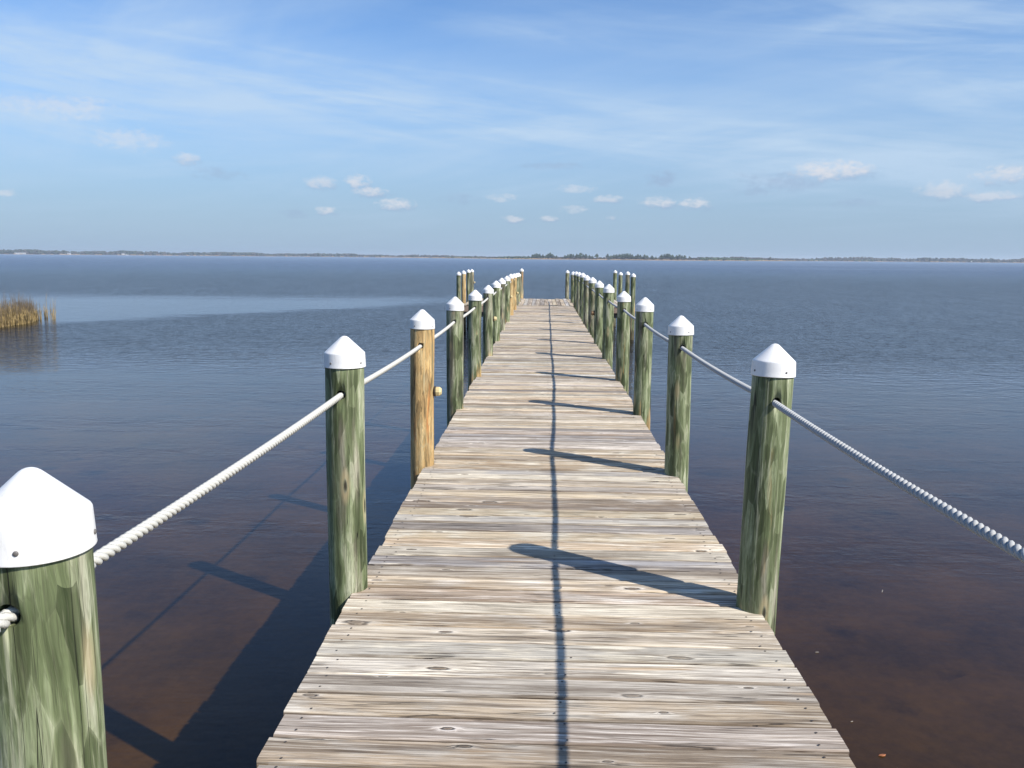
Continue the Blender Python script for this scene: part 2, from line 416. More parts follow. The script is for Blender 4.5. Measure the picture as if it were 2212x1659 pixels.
def mat_post():
    """treated round timber; object colour r = share of tan heartwood, g = share of grey weathering"""
    m, n, p = new_mat("treated_pile_wood")
    tc = n.n('ShaderNodeTexCoord').outputs['Object']
    oi = n.n('ShaderNodeObjectInfo')
    rnd = oi.outputs['Random']
    tanv, grey, orv = n.sep(oi.outputs['Color'])
    x, y, z = n.sep(tc)
    a = n.m('ARCTAN2', x, y)
    ux = n.m('MULTIPLY', n.m('SINE', a), 0.087)
    uy = n.m('MULTIPLY', n.m('COSINE', a), 0.087)
    oz = n.m('MULTIPLY', rnd, 61.0)
    Z = n.m('ADD', z, oz)
    warp = n.noise(n.vec(n.m('MULTIPLY', ux, 9), n.m('MULTIPLY', uy, 9), n.m('MULTIPLY', Z, 2.2)), 1.0, 3)
    wv = n.m('MULTIPLY', n.m('SUBTRACT', warp, 0.5), 0.040)
    U = n.m('ADD', ux, wv)
    V = n.m('ADD', uy, wv)
    big = n.noise(n.vec(n.m('MULTIPLY', U, 16), n.m('MULTIPLY', V, 16), n.m('MULTIPLY', Z, 2.4)), 1.0, 4, 0.5)
    strk = n.noise(n.vec(n.m('MULTIPLY', U, 55), n.m('MULTIPLY', V, 55), n.m('MULTIPLY', Z, 1.1)), 1.0, 6, 0.6)
    fine = n.noise(n.vec(n.m('MULTIPLY', U, 220), n.m('MULTIPLY', V, 220), n.m('MULTIPLY', Z, 9.0)), 1.0, 4, 0.6)
    # tongue-shaped patches left by the peeling knife
    vor = n.n('ShaderNodeTexVoronoi', inp={'Vector': n.vec(n.m('MULTIPLY', U, 30), n.m('MULTIPLY', V, 30), n.m('MULTIPLY', Z, 5.5)),
                                           'Scale': 1.0, 'Randomness': 1.0})
    vor.feature = 'F1'
    cell = n.sep(vor.outputs['Color'])[0]
    ve = n.n('ShaderNodeTexVoronoi', feature='DISTANCE_TO_EDGE', inp={'Vector': n.vec(n.m('MULTIPLY', U, 30), n.m('MULTIPLY', V, 30), n.m('MULTIPLY', Z, 5.5)), 'Scale': 1.0})
    edge = n.m('SUBTRACT', 1.0, n.smooth(ve.outputs['Distance'], 0.01, 0.07))
    t = n.m('ADD', n.m('MULTIPLY', big, 0.55), n.m('MULTIPLY', cell, 0.15))
    t = n.m('ADD', t, n.m('MULTIPLY', strk, 0.40))
    t = n.m('ADD', n.m('MULTIPLY', n.m('SUBTRACT', t, 0.52), 1.35), 0.53)
    gcol = n.ramp(t, [(0.36, (0.036, 0.050, 0.020)), (0.48, (0.078, 0.098, 0.048)), (0.57, (0.132, 0.160, 0.084)),
                      (0.66, (0.212, 0.245, 0.148)), (0.76, (0.33, 0.35, 0.25))])
    greyc = n.ramp(t, [(0.38, (0.07, 0.065, 0.05)), (0.55, (0.15, 0.145, 0.105)), (0.72, (0.29, 0.285, 0.22))])
    tanc = n.ramp(t, [(0.36, (0.16, 0.115, 0.055)), (0.50, (0.33, 0.235, 0.115)), (0.62, (0.44, 0.315, 0.15)), (0.75, (0.50, 0.39, 0.21))])
    gm = n.smooth(n.m('ADD', n.noise(n.vec(n.m('MULTIPLY', U, 13), n.m('MULTIPLY', V, 13), n.m('MULTIPLY', Z, 1.6)), 1.0, 4), n.m('MULTIPLY', grey, 0.5)), 0.58, 0.75)
    c = n.mix(gm, gcol, greyc)
    tn = n.noise(n.vec(n.m('MULTIPLY', U, 15), n.m('MULTIPLY', V, 15), n.m('MULTIPLY', n.m('ADD', Z, 5.0), 1.3)), 1.0, 4)
    foot = n.m('MULTIPLY', n.m('SUBTRACT', 1.0, n.smooth(z, -0.15, 0.38)), n.m('MULTIPLY', n.smooth(rnd, 0.3, 0.9), 0.30))
    tm = n.smooth(n.m('ADD', n.m('ADD', tn, foot), n.m('MULTIPLY', tanv, 0.5)), 0.66, 0.84)
    c = n.mix(tm, c, tanc)
    on = n.noise(n.vec(n.m('MULTIPLY', U, 20), n.m('MULTIPLY', V, 20), n.m('MULTIPLY', n.m('ADD', Z, 9.0), 2.0)), 1.0, 4)
    om = n.smooth(n.m('ADD', on, n.m('MULTIPLY', orv, 0.35)), 0.70, 0.84)
    c = n.mix(n.m('MULTIPLY', om, 0.8), c, (0.37, 0.155, 0.045))
    c = n.mix(n.m('MULTIPLY', n.m('MULTIPLY', edge, n.smooth(big, 0.40, 0.62)), 0.30), c, (0.36, 0.38, 0.27))
    c = n.mix(n.m('MULTIPLY', n.smooth(fine, 0.52, 0.72), 0.5), c, (0.055, 0.062, 0.035))
    fl = n.m('SINE', n.m('ADD', n.m('MULTIPLY', big, 95.0), n.m('MULTIPLY', strk, 9.0)))
    c = n.mix(n.m('MULTIPLY', n.smooth(fl, 0.35, 0.95), 0.20), c, (0.07, 0.078, 0.042))
    pale = n.noise(n.vec(n.m('MULTIPLY', U, 42), n.m('MULTIPLY', V, 42), n.m('MULTIPLY', Z, 1.7)), 1.0, 5, 0.6)
    c = n.mix(n.m('MULTIPLY', n.smooth(pale, 0.58, 0.66), 0.55), c, (0.36, 0.37, 0.27))
    fg = n.noise(n.vec(n.m('MULTIPLY', U, 420), n.m('MULTIPLY', V, 420), n.m('MULTIPLY', Z, 6.0)), 1.0, 3, 0.6)
    c = n.mix(n.m('MULTIPLY', n.smooth(fg, 0.50, 0.66), 0.35), c, (0.09, 0.095, 0.06))
    # drying cracks
    cr = n.noise(n.vec(n.m('MULTIPLY', ux, 26), n.m('MULTIPLY', uy, 26), n.m('MULTIPLY', Z, 0.45)), 1.0, 3, 0.5)
    crk = n.m('SUBTRACT', 1.0, n.smooth(n.m('ABSOLUTE', n.m('SUBTRACT', cr, 0.5)), 0.0015, 0.008))
    crk = n.m('MULTIPLY', crk, n.smooth(n.noise(n.vec(n.m('MULTIPLY', ux, 12), n.m('MULTIPLY', uy, 12), n.m('MULTIPLY', Z, 1.1)), 1.0, 2), 0.42, 0.54))
    c = n.mix(n.m('MULTIPLY', crk, 0.9), c, (0.012, 0.012, 0.008))
    cr2 = n.noise(n.vec(n.m('MULTIPLY', ux, 60), n.m('MULTIPLY', uy, 60), n.m('MULTIPLY', Z, 0.9)), 1.0, 3, 0.5)
    crk2 = n.m('SUBTRACT', 1.0, n.smooth(n.m('ABSOLUTE', n.m('SUBTRACT', cr2, 0.47)), 0.002, 0.010))
    crk2 = n.m('MULTIPLY', crk2, n.smooth(n.noise(n.vec(n.m('MULTIPLY', ux, 30), n.m('MULTIPLY', uy, 30), n.m('MULTIPLY', Z, 2.1)), 1.0, 2), 0.48, 0.58))
    c = n.mix(n.m('MULTIPLY', crk2, 0.6), c, (0.03, 0.032, 0.02))
    dk = n.noise(n.vec(n.m('MULTIPLY', U, 34), n.m('MULTIPLY', V, 34), n.m('MULTIPLY', Z, 1.1)), 1.0, 5, 0.62)
    c = n.mix(n.m('MULTIPLY', n.smooth(dk, 0.54, 0.68), 0.42), c, (0.062, 0.072, 0.036))
    # knots
    kv = n.n('ShaderNodeTexVoronoi', inp={'Vector': n.vec(n.m('MULTIPLY', ux, 11), n.m('MULTIPLY', uy, 11), n.m('MULTIPLY', Z, 3.0)), 'Scale': 1.0})
    kon = n.m('GREATER_THAN', n.sep(kv.outputs['Color'])[1], 0.62)
    kd = n.m('ADD', kv.outputs['Distance'], n.m('MULTIPLY', n.m('SUBTRACT', fine, 0.5), 0.05))
    kc = n.m('MULTIPLY', n.m('SUBTRACT', 1.0, n.smooth(kd, 0.08, 0.13)), kon)
    kr = n.m('MULTIPLY', n.m('MULTIPLY', n.smooth(kd, 0.11, 0.15), n.m('SUBTRACT', 1.0, n.smooth(kd, 0.16, 0.34))), kon)
    c = n.mix(n.m('MULTIPLY', kr, 0.5), c, (0.36, 0.30, 0.18))
    c = n.mix(n.m('MULTIPLY', kc, 0.85), c, (0.03, 0.022, 0.014))
    c = n.n('ShaderNodeGamma', inp={'Color': c, 'Gamma': 1.22}).outputs[0]
    c = n.mix(1.0, c, (1.68, 1.62, 1.66), 'MULTIPLY')
    # weed and wet stain near the water
    gz = n.sep(n.n('ShaderNodeNewGeometry').outputs['Position'])[2]
    wet = n.m('SUBTRACT', 1.0, n.smooth(n.m('ADD', gz, n.m('MULTIPLY', n.m('SUBTRACT', big, 0.5), 0.4)), -0.85, -0.62))
    c = n.mix(n.m('MULTIPLY', wet, 0.7), c, (0.055, 0.035, 0.02))
    n.t.links.new(c, p.inputs['Base Color'])
    p.inputs['Roughness'].default_value = 0.72
    p.inputs['Specular IOR Level'].default_value = 0.3
    hgt = n.m('SUBTRACT', n.m('ADD', n.m('MULTIPLY', strk, 0.8), n.m('ADD', n.m('MULTIPLY', fine, -0.5), n.m('MULTIPLY', cell, 0.15))),
              n.m('ADD', n.m('MULTIPLY', crk, 1.6), kc))
    b = n.n('ShaderNodeBump', inp={'Height': hgt, 'Strength': 0.7, 'Distance': 0.004})
    n.t.links.new(b.outputs[0], p.inputs['Normal'])
    return m


def mat_simple(name, col, rough=0.5, nscale=0.0, namt=0.15, bump=0.0):
    m, n, p = new_mat(name)
    p.inputs['Roughness'].default_value = rough
    if nscale:
        tc = n.n('ShaderNodeTexCoord').outputs['Object']
        f = n.noise(tc, nscale, 5, 0.6)
        lo = tuple(c * (1 - namt) for c in col); hi = tuple(min(1, c * (1 + namt)) for c in col)
        n.t.links.new(n.ramp(f, [(0.3, lo), (0.7, hi)]), p.inputs['Base Color'])
        if bump:
            b = n.n('ShaderNodeBump', inp={'Height': f, 'Strength': 0.6, 'Distance': bump})
            n.t.links.new(b.outputs[0], p.inputs['Normal'])
    else:
        p.inputs['Base Color'].default_value = (*col, 1)
    return m


def mat_rope(name, col):
    m, n, p = new_mat(name)
    tc = n.n('ShaderNodeTexCoord').outputs['Object']
    f = n.noise(tc, 420.0, 3, 0.6)
    g = n.noise(tc, 3.0, 4, 0.6)
    c = n.mix(n.m('MULTIPLY', n.smooth(f, 0.42, 0.7), 0.35), col, tuple(x * 0.55 for x in col))
    c = n.mix(n.m('MULTIPLY', n.smooth(g, 0.5, 0.75), 0.25), c, (0.42, 0.38, 0.30))
    n.t.links.new(c, p.inputs['Base Color'])
    p.inputs['Roughness'].default_value = 0.85
    b = n.n('ShaderNodeBump', inp={'Height': f, 'Strength': 0.8, 'Distance': 0.0012})
    n.t.links.new(b.outputs[0], p.inputs['Normal'])
    return m


def mat_cap():
    m, n, p = new_mat("white_plastic")
    tc = n.n('ShaderNodeTexCoord').outputs['Object']
    x, y, z = n.sep(tc)
    rnd = n.n('ShaderNodeObjectInfo').outputs['Random']
    f = n.noise(n.vec(n.m('ADD', n.m('MULTIPLY', x, 14), n.m('MULTIPLY', rnd, 40)), n.m('MULTIPLY', y, 14), n.m('MULTIPLY', z, 4)), 1.0, 6, 0.65)
    c = n.mix(n.m('MULTIPLY', n.smooth(f, 0.52, 0.74), 0.42), (0.80, 0.79, 0.765), (0.55, 0.53, 0.47))
    n.t.links.new(c, p.inputs['Base Color'])
    p.inputs['Roughness'].default_value = 0.33
    d = n.noise(tc, 9.0, 2, 0.5)
    b = n.n('ShaderNodeBump', inp={'Height': d, 'Strength': 0.12, 'Distance': 0.002})
    n.t.links.new(b.outputs[0], p.inputs['Normal'])
    return m


WATER_Z = -1.05
BED_Z = -1.46


def mat_water():
    m = bpy.data.materials.new("lake_water")
    m.use_nodes = True
    n = NT(m.node_tree)
    nt = m.node_tree
    nt.nodes.remove(nt.nodes['Principled BSDF'])
    out = nt.nodes['Material Output']
    pos = n.n('ShaderNodeNewGeometry').outputs['Position']
    x, y, z = n.sep(pos)
    dist = n.m('SQRT', n.m('ADD', n.m('MULTIPLY', x, x), n.m('MULTIPLY', y, y)))
    w1 = n.noise(n.vec(n.m('MULTIPLY', x, 0.020), n.m('MULTIPLY', y, 0.06), 0.0), 1.0, 4, 0.55)
    w2 = n.noise(n.vec(n.m('MULTIPLY', x, 0.10), n.m('MULTIPLY', y, 0.42), 4.0), 1.0, 4, 0.6)
    # how wind-ruffled the surface is: sheltered near the shore, ruffled outside
    ywarp = n.m('ADD', y, n.m('ADD', n.m('MULTIPLY', n.m('SUBTRACT', w1, 0.5), 16.0), n.m('MULTIPLY', n.m('SUBTRACT', w2, 0.5), 9.0)))
    ruff = n.smooth(ywarp, 13.0, 27.0)
    bandn = n.noise(n.vec(n.m('MULTIPLY', x, 0.07), n.m('MULTIPLY', y, 0.85), 21.0), 1.0, 4, 0.6, 0.3)
    ruff = n.m('MAXIMUM', ruff, n.m('MULTIPLY', n.m('MULTIPLY', n.smooth(bandn, 0.46, 0.66), 0.12), n.smooth(y, 5.0, 9.0)))
    # calm tongue lying off the grass on the left
    w3 = n.noise(n.vec(n.m('MULTIPLY', x, 0.8), n.m('MULTIPLY', y, 1.3), 9.0), 1.0, 4, 0.65)
    yw = n.m('ADD', y, n.m('ADD', n.m('MULTIPLY', n.m('SUBTRACT', w2, 0.5), 9.0), n.m('MULTIPLY', n.m('SUBTRACT', w3, 0.5), 4.5)))
    lo = n.m('ADD', 33.0, n.m('MULTIPLY', n.m('ADD', x, 17.0), 1.35))
    hi = n.m('ADD', 53.0, n.m('MULTIPLY', n.m('ADD', x, 30.0), 0.10))
    calm = n.m('MULTIPLY', n.smooth(n.m('SUBTRACT', yw, lo), -1.6, 3.2), n.smooth(n.m('SUBTRACT', hi, yw), -7.0, 6.0))
    calm = n.m('MULTIPLY', calm, n.m('SUBTRACT', 1.0, n.smooth(x, -11.0, 1.0)))
    # slicks far out
    sl = n.noise(n.vec(n.m('MULTIPLY', x, 0.004), n.m('MULTIPLY', y, 0.022), 8.0), 1.0, 4, 0.55, 0.4)
    slick = n.m('MULTIPLY', n.smooth(sl, 0.58, 0.70), 0.45)
    ruff = n.m('MULTIPLY', ruff, n.m('SUBTRACT', 1.0, n.m('MAXIMUM', n.m('MULTIPLY', calm, 0.76), slick)))
    # ripples
    wx = n.m('ADD', x, n.m('MULTIPLY', n.noise(n.vec(x, y, 0.0), 0.5, 2), 0.8))
    rip1 = n.noise(n.vec(n.m('MULTIPLY', wx, 1.7), n.m('MULTIPLY', y, 3.4), 0.0), 1.0, 3, 0.55)
    rip2 = n.noise(n.vec(n.m('MULTIPLY', wx, 5.5), n.m('MULTIPLY', y, 9.5), 2.0), 1.0, 3, 0.6)
    rip3 = n.noise(n.vec(n.m('MULTIPLY', x, 0.35), n.m('MULTIPLY', y, 1.1), 6.0), 1.0, 3, 0.5)
    fine = n.noise(n.vec(n.m('MULTIPLY', x, 7.0), n.m('MULTIPLY', y, 26.0), 5.0), 1.0, 3, 0.55)
    big = n.m('ADD', n.m('MULTIPLY', rip1, 0.070), n.m('MULTIPLY', rip2, 0.042))
    big = n.m('ADD', big, n.m('MULTIPLY', rip3, 0.045))
    b0 = n.n('ShaderNodeBump', inp={'Height': fine, 'Strength': 1.0, 'Distance': 0.0007})
    bump = n.n('ShaderNodeBump', inp={'Height': big, 'Strength': n.m('ADD', n.m('MULTIPLY', ruff, 0.96), 0.03), 'Distance': 1.0, 'Normal': b0.outputs[0]})
    s1 = n.noise(n.vec(n.m('MULTIPLY', x, 4.2), n.m('MULTIPLY', y, 1.5), 12.0), 1.0, 4, 0.6)
    s2 = n.noise(n.vec(n.m('MULTIPLY', x, 0.55), n.m('MULTIPLY', y, 0.13), 15.0), 1.0, 5, 0.65)
    spk = n.m('ADD', n.m('MULTIPLY', n.smooth(s1, 0.47, 0.62), 0.85), n.m('MULTIPLY', n.smooth(s2, 0.38, 0.68), 0.40))
    rough = n.m('ADD', 0.02, n.m('MULTIPLY', n.m('MULTIPLY', ruff, n.smooth(dist, 15.0, 260.0)), 0.24))
    back = n.n('ShaderNodeNewGeometry').outputs['Backfacing']
    ior = n.m('ADD', 1.333, n.m('MULTIPLY', back, 1.0 / 1.333 - 1.333))
    fr = n.n('ShaderNodeFresnel', inp={'IOR': ior, 'Normal': bump.outputs[0]})
    gl = n.n('ShaderNodeBsdfGlossy', inp={'Color': (0.87, 0.89, 0.94, 1), 'Roughness': rough, 'Normal': bump.outputs[0]})
    # tannin stained: light loses blue and green on its way down and up
    deep = n.smooth(n.m('ADD', dist, n.m('MULTIPLY', n.m('SUBTRACT', w1, 0.5), 6.0)), 9.0, 34.0)
    tcol = n.mix(deep, (0.44, 0.355, 0.20), (0.10, 0.11, 0.115))
    tr = n.n('ShaderNodeBsdfTransparent', inp={'Color': tcol})
    mx = n.n('ShaderNodeMixShader')
    # steep little wave faces turned to the eye mirror less than a flat sheet does
    nt.links.new(n.m('MULTIPLY', fr.outputs[0], n.m('SUBTRACT', 1.0, n.m('MULTIPLY', ruff, n.m('ADD', 0.0, n.m('MULTIPLY', spk, 0.20))))), mx.inputs[0])
    nt.links.new(tr.outputs[0], mx.inputs[1])
    nt.links.new(gl.outputs[0], mx.inputs[2])
    nt.links.new(mx.outputs[0], out.inputs['Surface'])
    return m


def mat_bed():
    m, n, p = new_mat("lake_bed_silt")
    pos = n.n('ShaderNodeNewGeometry').outputs['Position']
    x, y, z = n.sep(pos)
    a = n.noise(pos, 0.9, 6, 0.6)
    b = n.noise(pos, 14.0, 4, 0.65)
    c = n.ramp(n.m('ADD', n.m('MULTIPLY', a, 0.7), n.m('MULTIPLY', b, 0.3)), [(0.35, (0.105, 0.078, 0.047)), (0.65, (0.30, 0.22, 0.13))])
    v = n.n('ShaderNodeTexVoronoi', inp={'Vector': n.vec(n.m('MULTIPLY', x, 1.6), n.m('MULTIPLY', y, 2.2), 0.0), 'Scale': 1.0})
    on = n.m('GREATER_THAN', n.sep(v.outputs['Color'])[0], 0.60)
    vd = n.m('ADD', v.outputs['Distance'], n.m('MULTIPLY', n.m('SUBTRACT', n.noise(pos, 3.5, 4, 0.6), 0.5), 0.6))
    hole = n.m('MULTIPLY', n.m('SUBTRACT', 1.0, n.smooth(vd, 0.02, 0.42)), on)
    c = n.mix(n.m('MULTIPLY', hole, 0.7), c, (0.028, 0.022, 0.020))
    n.t.links.new(c, p.inputs['Base Color'])
    p.inputs['Roughness'].default_value = 0.95
    bb = n.n('ShaderNodeBump', inp={'Height': a, 'Strength': 0.4, 'Distance': 0.05})
    n.t.links.new(bb.outputs[0], p.inputs['Normal'])
    return m


def mat_leaf(name, lo, hi, scale=0.6):
    m, n, p = new_mat(name)
    pos = n.n('ShaderNodeNewGeometry').outputs['Position']
    f = n.noise(pos, scale, 4, 0.6)
    rnd = n.n('ShaderNodeObjectInfo').outputs['Random']
    f = n.m('ADD', f, n.m('MULTIPLY', n.m('SUBTRACT', rnd, 0.5), 0.15))
    n.t.links.new(n.ramp(f, [(0.35, lo), (0.65, hi)]), p.inputs['Base Color'])
    p.inputs['Roughness'].default_value = 0.8
    return m


M_PLANK = mat_plank()
M_BEAM = mat_beam()
M_FASCIA = mat_beam("weathered_fascia_wood", (0.16, 0.11, 0.08), (0.34, 0.25, 0.19))
M_POST = mat_post()
M_CAP = mat_cap()
M_SCREW = mat_simple("screw_metal", (0.13, 0.12, 0.11), 0.5)
M_NAIL = mat_simple("nail_head_metal", (0.055, 0.045, 0.04), 0.6)
M_ROPE_L = mat_rope("white_rope_fibre", (0.57, 0.56, 0.51))
M_ROPE_R = mat_rope("grey_white_rope_fibre", (0.42, 0.425, 0.42))
M_KNOB = mat_simple("yellow_knob_plastic", (0.62, 0.50, 0.25), 0.5, 30.0, 0.2)
M_KNOBBASE = mat_simple("dark_backing_plate", (0.05, 0.035, 0.025), 0.7)
M_WATER = mat_water()
M_BED = mat_bed()

# ------------------------------------------------------------------ lake bed, water, far shore land
BIGR = 9000.0


def sheet(name, z, mat, kind='structure', rings=((40, 0), (200, 0), (1000, 0), (BIGR, 0)), seg=64):
    V = [(0, 0, z)]
    F = []
    for (r, dz) in rings:
        for i in range(seg):
            a = 2 * math.pi * i / seg
            V.append((r * math.cos(a), r * math.sin(a), z + dz))
    for i in range(seg):
        F.append((0, 1 + i, 1 + (i + 1) % seg))
    for k in range(len(rings) - 1):
        for i in range(seg):
            a = 1 + k * seg + i; b = 1 + k * seg + (i + 1) % seg
            F.append((a, a + seg, b + seg, b))
    o = link(name, mesh(name, V, F, mat))
    o['kind'] = kind
    return o


sheet("lake_bed", BED_Z, M_BED, rings=((60, 0), (90, -0.5), (400, -2.0), (BIGR, -2.2)))
sheet("water", WATER_Z, M_WATER)

# far shore: bearing (from the sight line at this photo column), distance to the waterline, tree line height
SHORE = [(-1600, 2600, 16), (-700, 2700, 15), (0, 2700, 15), (450, 2750, 13.5), (1000, 2700, 12), (1150, 2300, 9), (1300, 2000, 7.5), (1420, 1750, 6.0),
         (1480, 1500, 5.5), (1700, 1350, 5.5), (1980, 1350, 5.0), (2060, 1500, 8), (2240, 1700, 8), (2340, 2100, 8), (2420, 2300, 11),
         (2560, 2400, 14), (2650, 2400, 12), (3000, 2300, 12), (3700, 2200, 12), (4600, 2200, 13)]


def shore_at(xf):
    for (a, b) in zip(SHORE, SHORE[1:]):
        if a[0] <= xf <= b[0]:
            t = (xf - a[0]) / (b[0] - a[0])
            return a[1] + (b[1] - a[1]) * t, a[2] + (b[2] - a[2]) * t
    return (SHORE[0][1:] if xf < 0 else SHORE[-1][1:])


def bearing(xf):
    return dir_of(xf * 2212 / 3000.0, 556.0)[0]


M_MARSH = mat_leaf("dry_marsh_grass", (0.22, 0.14, 0.07), (0.36, 0.25, 0.14), 0.05)
M_WOODG = mat_leaf("far_green_foliage", (0.022, 0.034, 0.020), (0.055, 0.070, 0.040), 0.12)
M_WOODB = mat_leaf("far_bare_branches", (0.050, 0.042, 0.036), (0.11, 0.09, 0.075), 0.12)
M_PINE = mat_leaf("pine_needles", (0.022, 0.042, 0.020), (0.065, 0.100, 0.040), 0.5)
M_BARK = mat_simple("pine_bark", (0.12, 0.085, 0.06), 0.9, 3.0, 0.3)
V, F = [], []
xs = [-1600 + i * 25 for i in range(249)]
rs = random.Random(5)
for i, xf in enumerate(xs):
    D, H = shore_at(xf)
    D *= 1 + 0.006 * math.sin(i * 0.9) + 0.004 * rs.uniform(-1, 1)
    a = bearing(xf)
    for (r, z) in ((D, WATER_Z - 0.6), (D + 6, WATER_Z + 0.35), (D + 40, WATER_Z + 0.7), (8500, WATER_Z + 1.2)):
        V.append((r * math.sin(a), r * math.cos(a), z))
for i in range(len(xs) - 1):
    for k in range(3):
        b = i * 4 + k
        F.append((b, b + 4, b + 5, b + 1))
link("far_shore_land", mesh("far_shore_land", V, F, mat_leaf("far_marsh_ground", (0.07, 0.055, 0.035), (0.14, 0.105, 0.065), 0.05)))['kind'] = 'structure'

# reeds along the far waterline: a ragged low band
V, F = [], []
xf = -1580.0
while xf < 4580:
    D, H = shore_at(xf)
    hgt = rs.uniform(0.9, 2.0) * D / 2300.0 * (1.25 if 1480 < xf < 2000 else 1.0)
    w = D * 0.0016
    a = bearing(xf)
    if rs.random() < (0.8 if 1100 < xf < 2300 else 0.22):
        for q in range(3):
            r = D + 3 + q * 7
            c = Vector((r * math.sin(a), r * math.cos(a), WATER_Z + 0.1))
            t = Vector((math.cos(a), -math.sin(a), 0)) * w
            dpt = Vector((math.sin(a), math.cos(a), 0)) * 4
            h = hgt * rs.uniform(.6, 1.1)
            b = len(V)
            V += [tuple(c - t), tuple(c + t), tuple(c + t + dpt), tuple(c - t + dpt),
                  tuple(c - t * .7 + dpt * .3 + Vector((0, 0, h))), tuple(c + t * .8 + dpt * .5 + Vector((0, 0, h * rs.uniform(.7, 1))))]
            F += [(b, b + 1, b + 5, b + 4), (b + 1, b + 2, b + 5), (b + 2, b + 3, b + 4, b + 5), (b + 3, b, b + 4)]
    xf += rs.uniform(1.5, 5)
tag(link("marsh_reeds", mesh("marsh_reeds", V, F, M_MARSH)), "thin tan band of dry marsh reeds along the far waterline", "reeds", kind='stuff')

# the far wood
ICO = []
_bm = bmesh.new(); bmesh.ops.create_icosphere(_bm, subdivisions=1, radius=1.0)
ICOV = [v.co.copy() for v in _bm.verts]; ICOF = [tuple(v.index for v in f.verts) for f in _bm.faces]
_bm.free()


def blob(V, F, c, rx, ry, rz, rr, jit=0.28):
    b = len(V)
    for v in ICOV:
        k = 1 + rr.uniform(-jit, jit)
        V.append((c[0] + v.x * rx * k, c[1] + v.y * ry * k, c[2] + v.z * rz * k))
    F.extend(tuple(b + i for i in f) for f in ICOF)


def wood(name, mat, label, density, seed, hf):
    rr = random.Random(seed)
    V, F = [], []
    xf = -1580.0
    while xf < 4580:
        D, H = shore_at(xf)
        f = density(xf)
        if rr.random() < f:
            a = bearing(xf)
            r = D + rr.uniform(45, 260)
            h = 0.80 * H * hf * rr.uniform(0.72, 1.08) * (1 + 0.12 * math.sin(xf * 0.021) + 0.08 * math.sin(xf * 0.067 + 2))
            w = rr.uniform(0.38, 0.62) * max(h, 6)
            cx_, cy_ = r * math.sin(a), r * math.cos(a)
            for q in range(3):
                z = WATER_Z + 0.7 + h * (0.28 + 0.27 * q)
                s = (1.0, 0.85, 0.55)[q]
                blob(V, F, (cx_ + rr.uniform(-.3, .3) * w, cy_ + rr.uniform(-1, 1) * w, z), w * s * rr.uniform(.8, 1.2), w * s, h * 0.22 * rr.uniform(.8, 1.2), rr)
        xf += rr.uniform(1.0, 3.2)
    return tag(link(name, mesh(name, V, F, mat)), label, "wood", kind='stuff')


wood("far_green_wood", M_WOODG, "low dark green woods in a long line across the far shore", lambda x: 0.95 if x < 1000 else (0.45 if x < 1250 else (0.15 if x < 1480 else (0.10 if x < 2040 else (0.35 if x > 2560 else 0.15)))), 3, 1.0)
wood("far_bare_wood", M_WOODB, "grey brown leafless woods on the far shore, behind the greener trees", lambda x: 0.6 if x < 1000 else (0.9 if x < 1480 else (0.9 if x < 2040 else 0.95)), 4, 0.92)
# low dark bushes on the points
rr = random.Random(8)
V, F = [], []
for (x0, x1, h) in ((1308, 1385, 3.2), (1395, 1440, 2.2), (1455, 1560, 3.8), (2052, 2180, 5.0), (2180, 2238, 3.0), (2370, 2405, 4), (2505, 2560, 4)):
    xf = x0
    while xf < x1:
        D, H = shore_at(xf)
        a = bearing(xf); r = D + rr.uniform(10, 40)
        hh = h * rr.uniform(.6, 1.1)
        blob(V, F, (r * math.sin(a), r * math.cos(a), WATER_Z + 0.6 + hh * .45), hh * .8, hh * .8, hh * .55, rr)
        xf += rr.uniform(1.0, 2.4)
tag(link("shore_bushes", mesh("shore_bushes", V, F, M_PINE)), "low dark green bushes in front of bare trees on the far points", "bushes", kind='stuff')


# individual pines on the low island straight ahead
def pine_meshes(seed, bushy):
    rr = random.Random(seed)
    V, F = [], []
    n_ = 11
    for i in range(n_):
        t = i / (n_ - 1)
        if bushy:
            z = 0.30 + 0.60 * t; s = 0.26 * (1.05 - abs(t - 0.35) * 1.1)
        else:
            z = 0.45 + 0.48 * t; s = 0.20 * (1.1 - 0.85 * t)
        off = s * 0.75
        for _ in range(3):
            blob(V, F, (rr.uniform(-off, off), rr.uniform(-off, off), z + rr.uniform(-.03, .03)), s * rr.uniform(.4, .75), s * rr.uniform(.4, .75), 0.055 * rr.uniform(.7, 1.3), rr, 0.35)
    crown = mesh("crown", V, F, M_PINE)
    V, F = [], []
    prof = [(0.022, 0), (0.017, 0.4), (0.010, 0.8), (0.004, 0.93)]
    for (r, z) in prof:
        for k in range(6):
            a = k * math.pi / 3
            V.append((r * math.cos(a), r * math.sin(a), z))
    for j in range(3):
        for k in range(6):
            F.append((j * 6 + k, j * 6 + (k + 1) % 6, (j + 1) * 6 + (k + 1) % 6, (j + 1) * 6 + k))
    for (z, a, l) in ((0.5, 0.3, .14), (0.62, 2.3, .13), (0.7, 4.2, .11), (0.8, 1.1, .08)):   # limbs
        b = len(V)
        d = Vector((math.cos(a), math.sin(a), 0.35)); s = Vector((-math.sin(a), math.cos(a), 0)) * 0.006
        p0 = Vector((0, 0, z)); p1 = p0 + d * l
        V += [tuple(p0 - s), tuple(p0 + s), tuple(p0 + Vector((0, 0, .012))), tuple(p1)]
        F += [(b, b + 1, b + 3), (b + 1, b + 2, b + 3), (b + 2, b, b + 3)]
    trunk = mesh("trunk", V, F, M_BARK)
    return crown, trunk


PT = [pine_meshes(100 + i, i % 2 == 0) for i in range(6)]
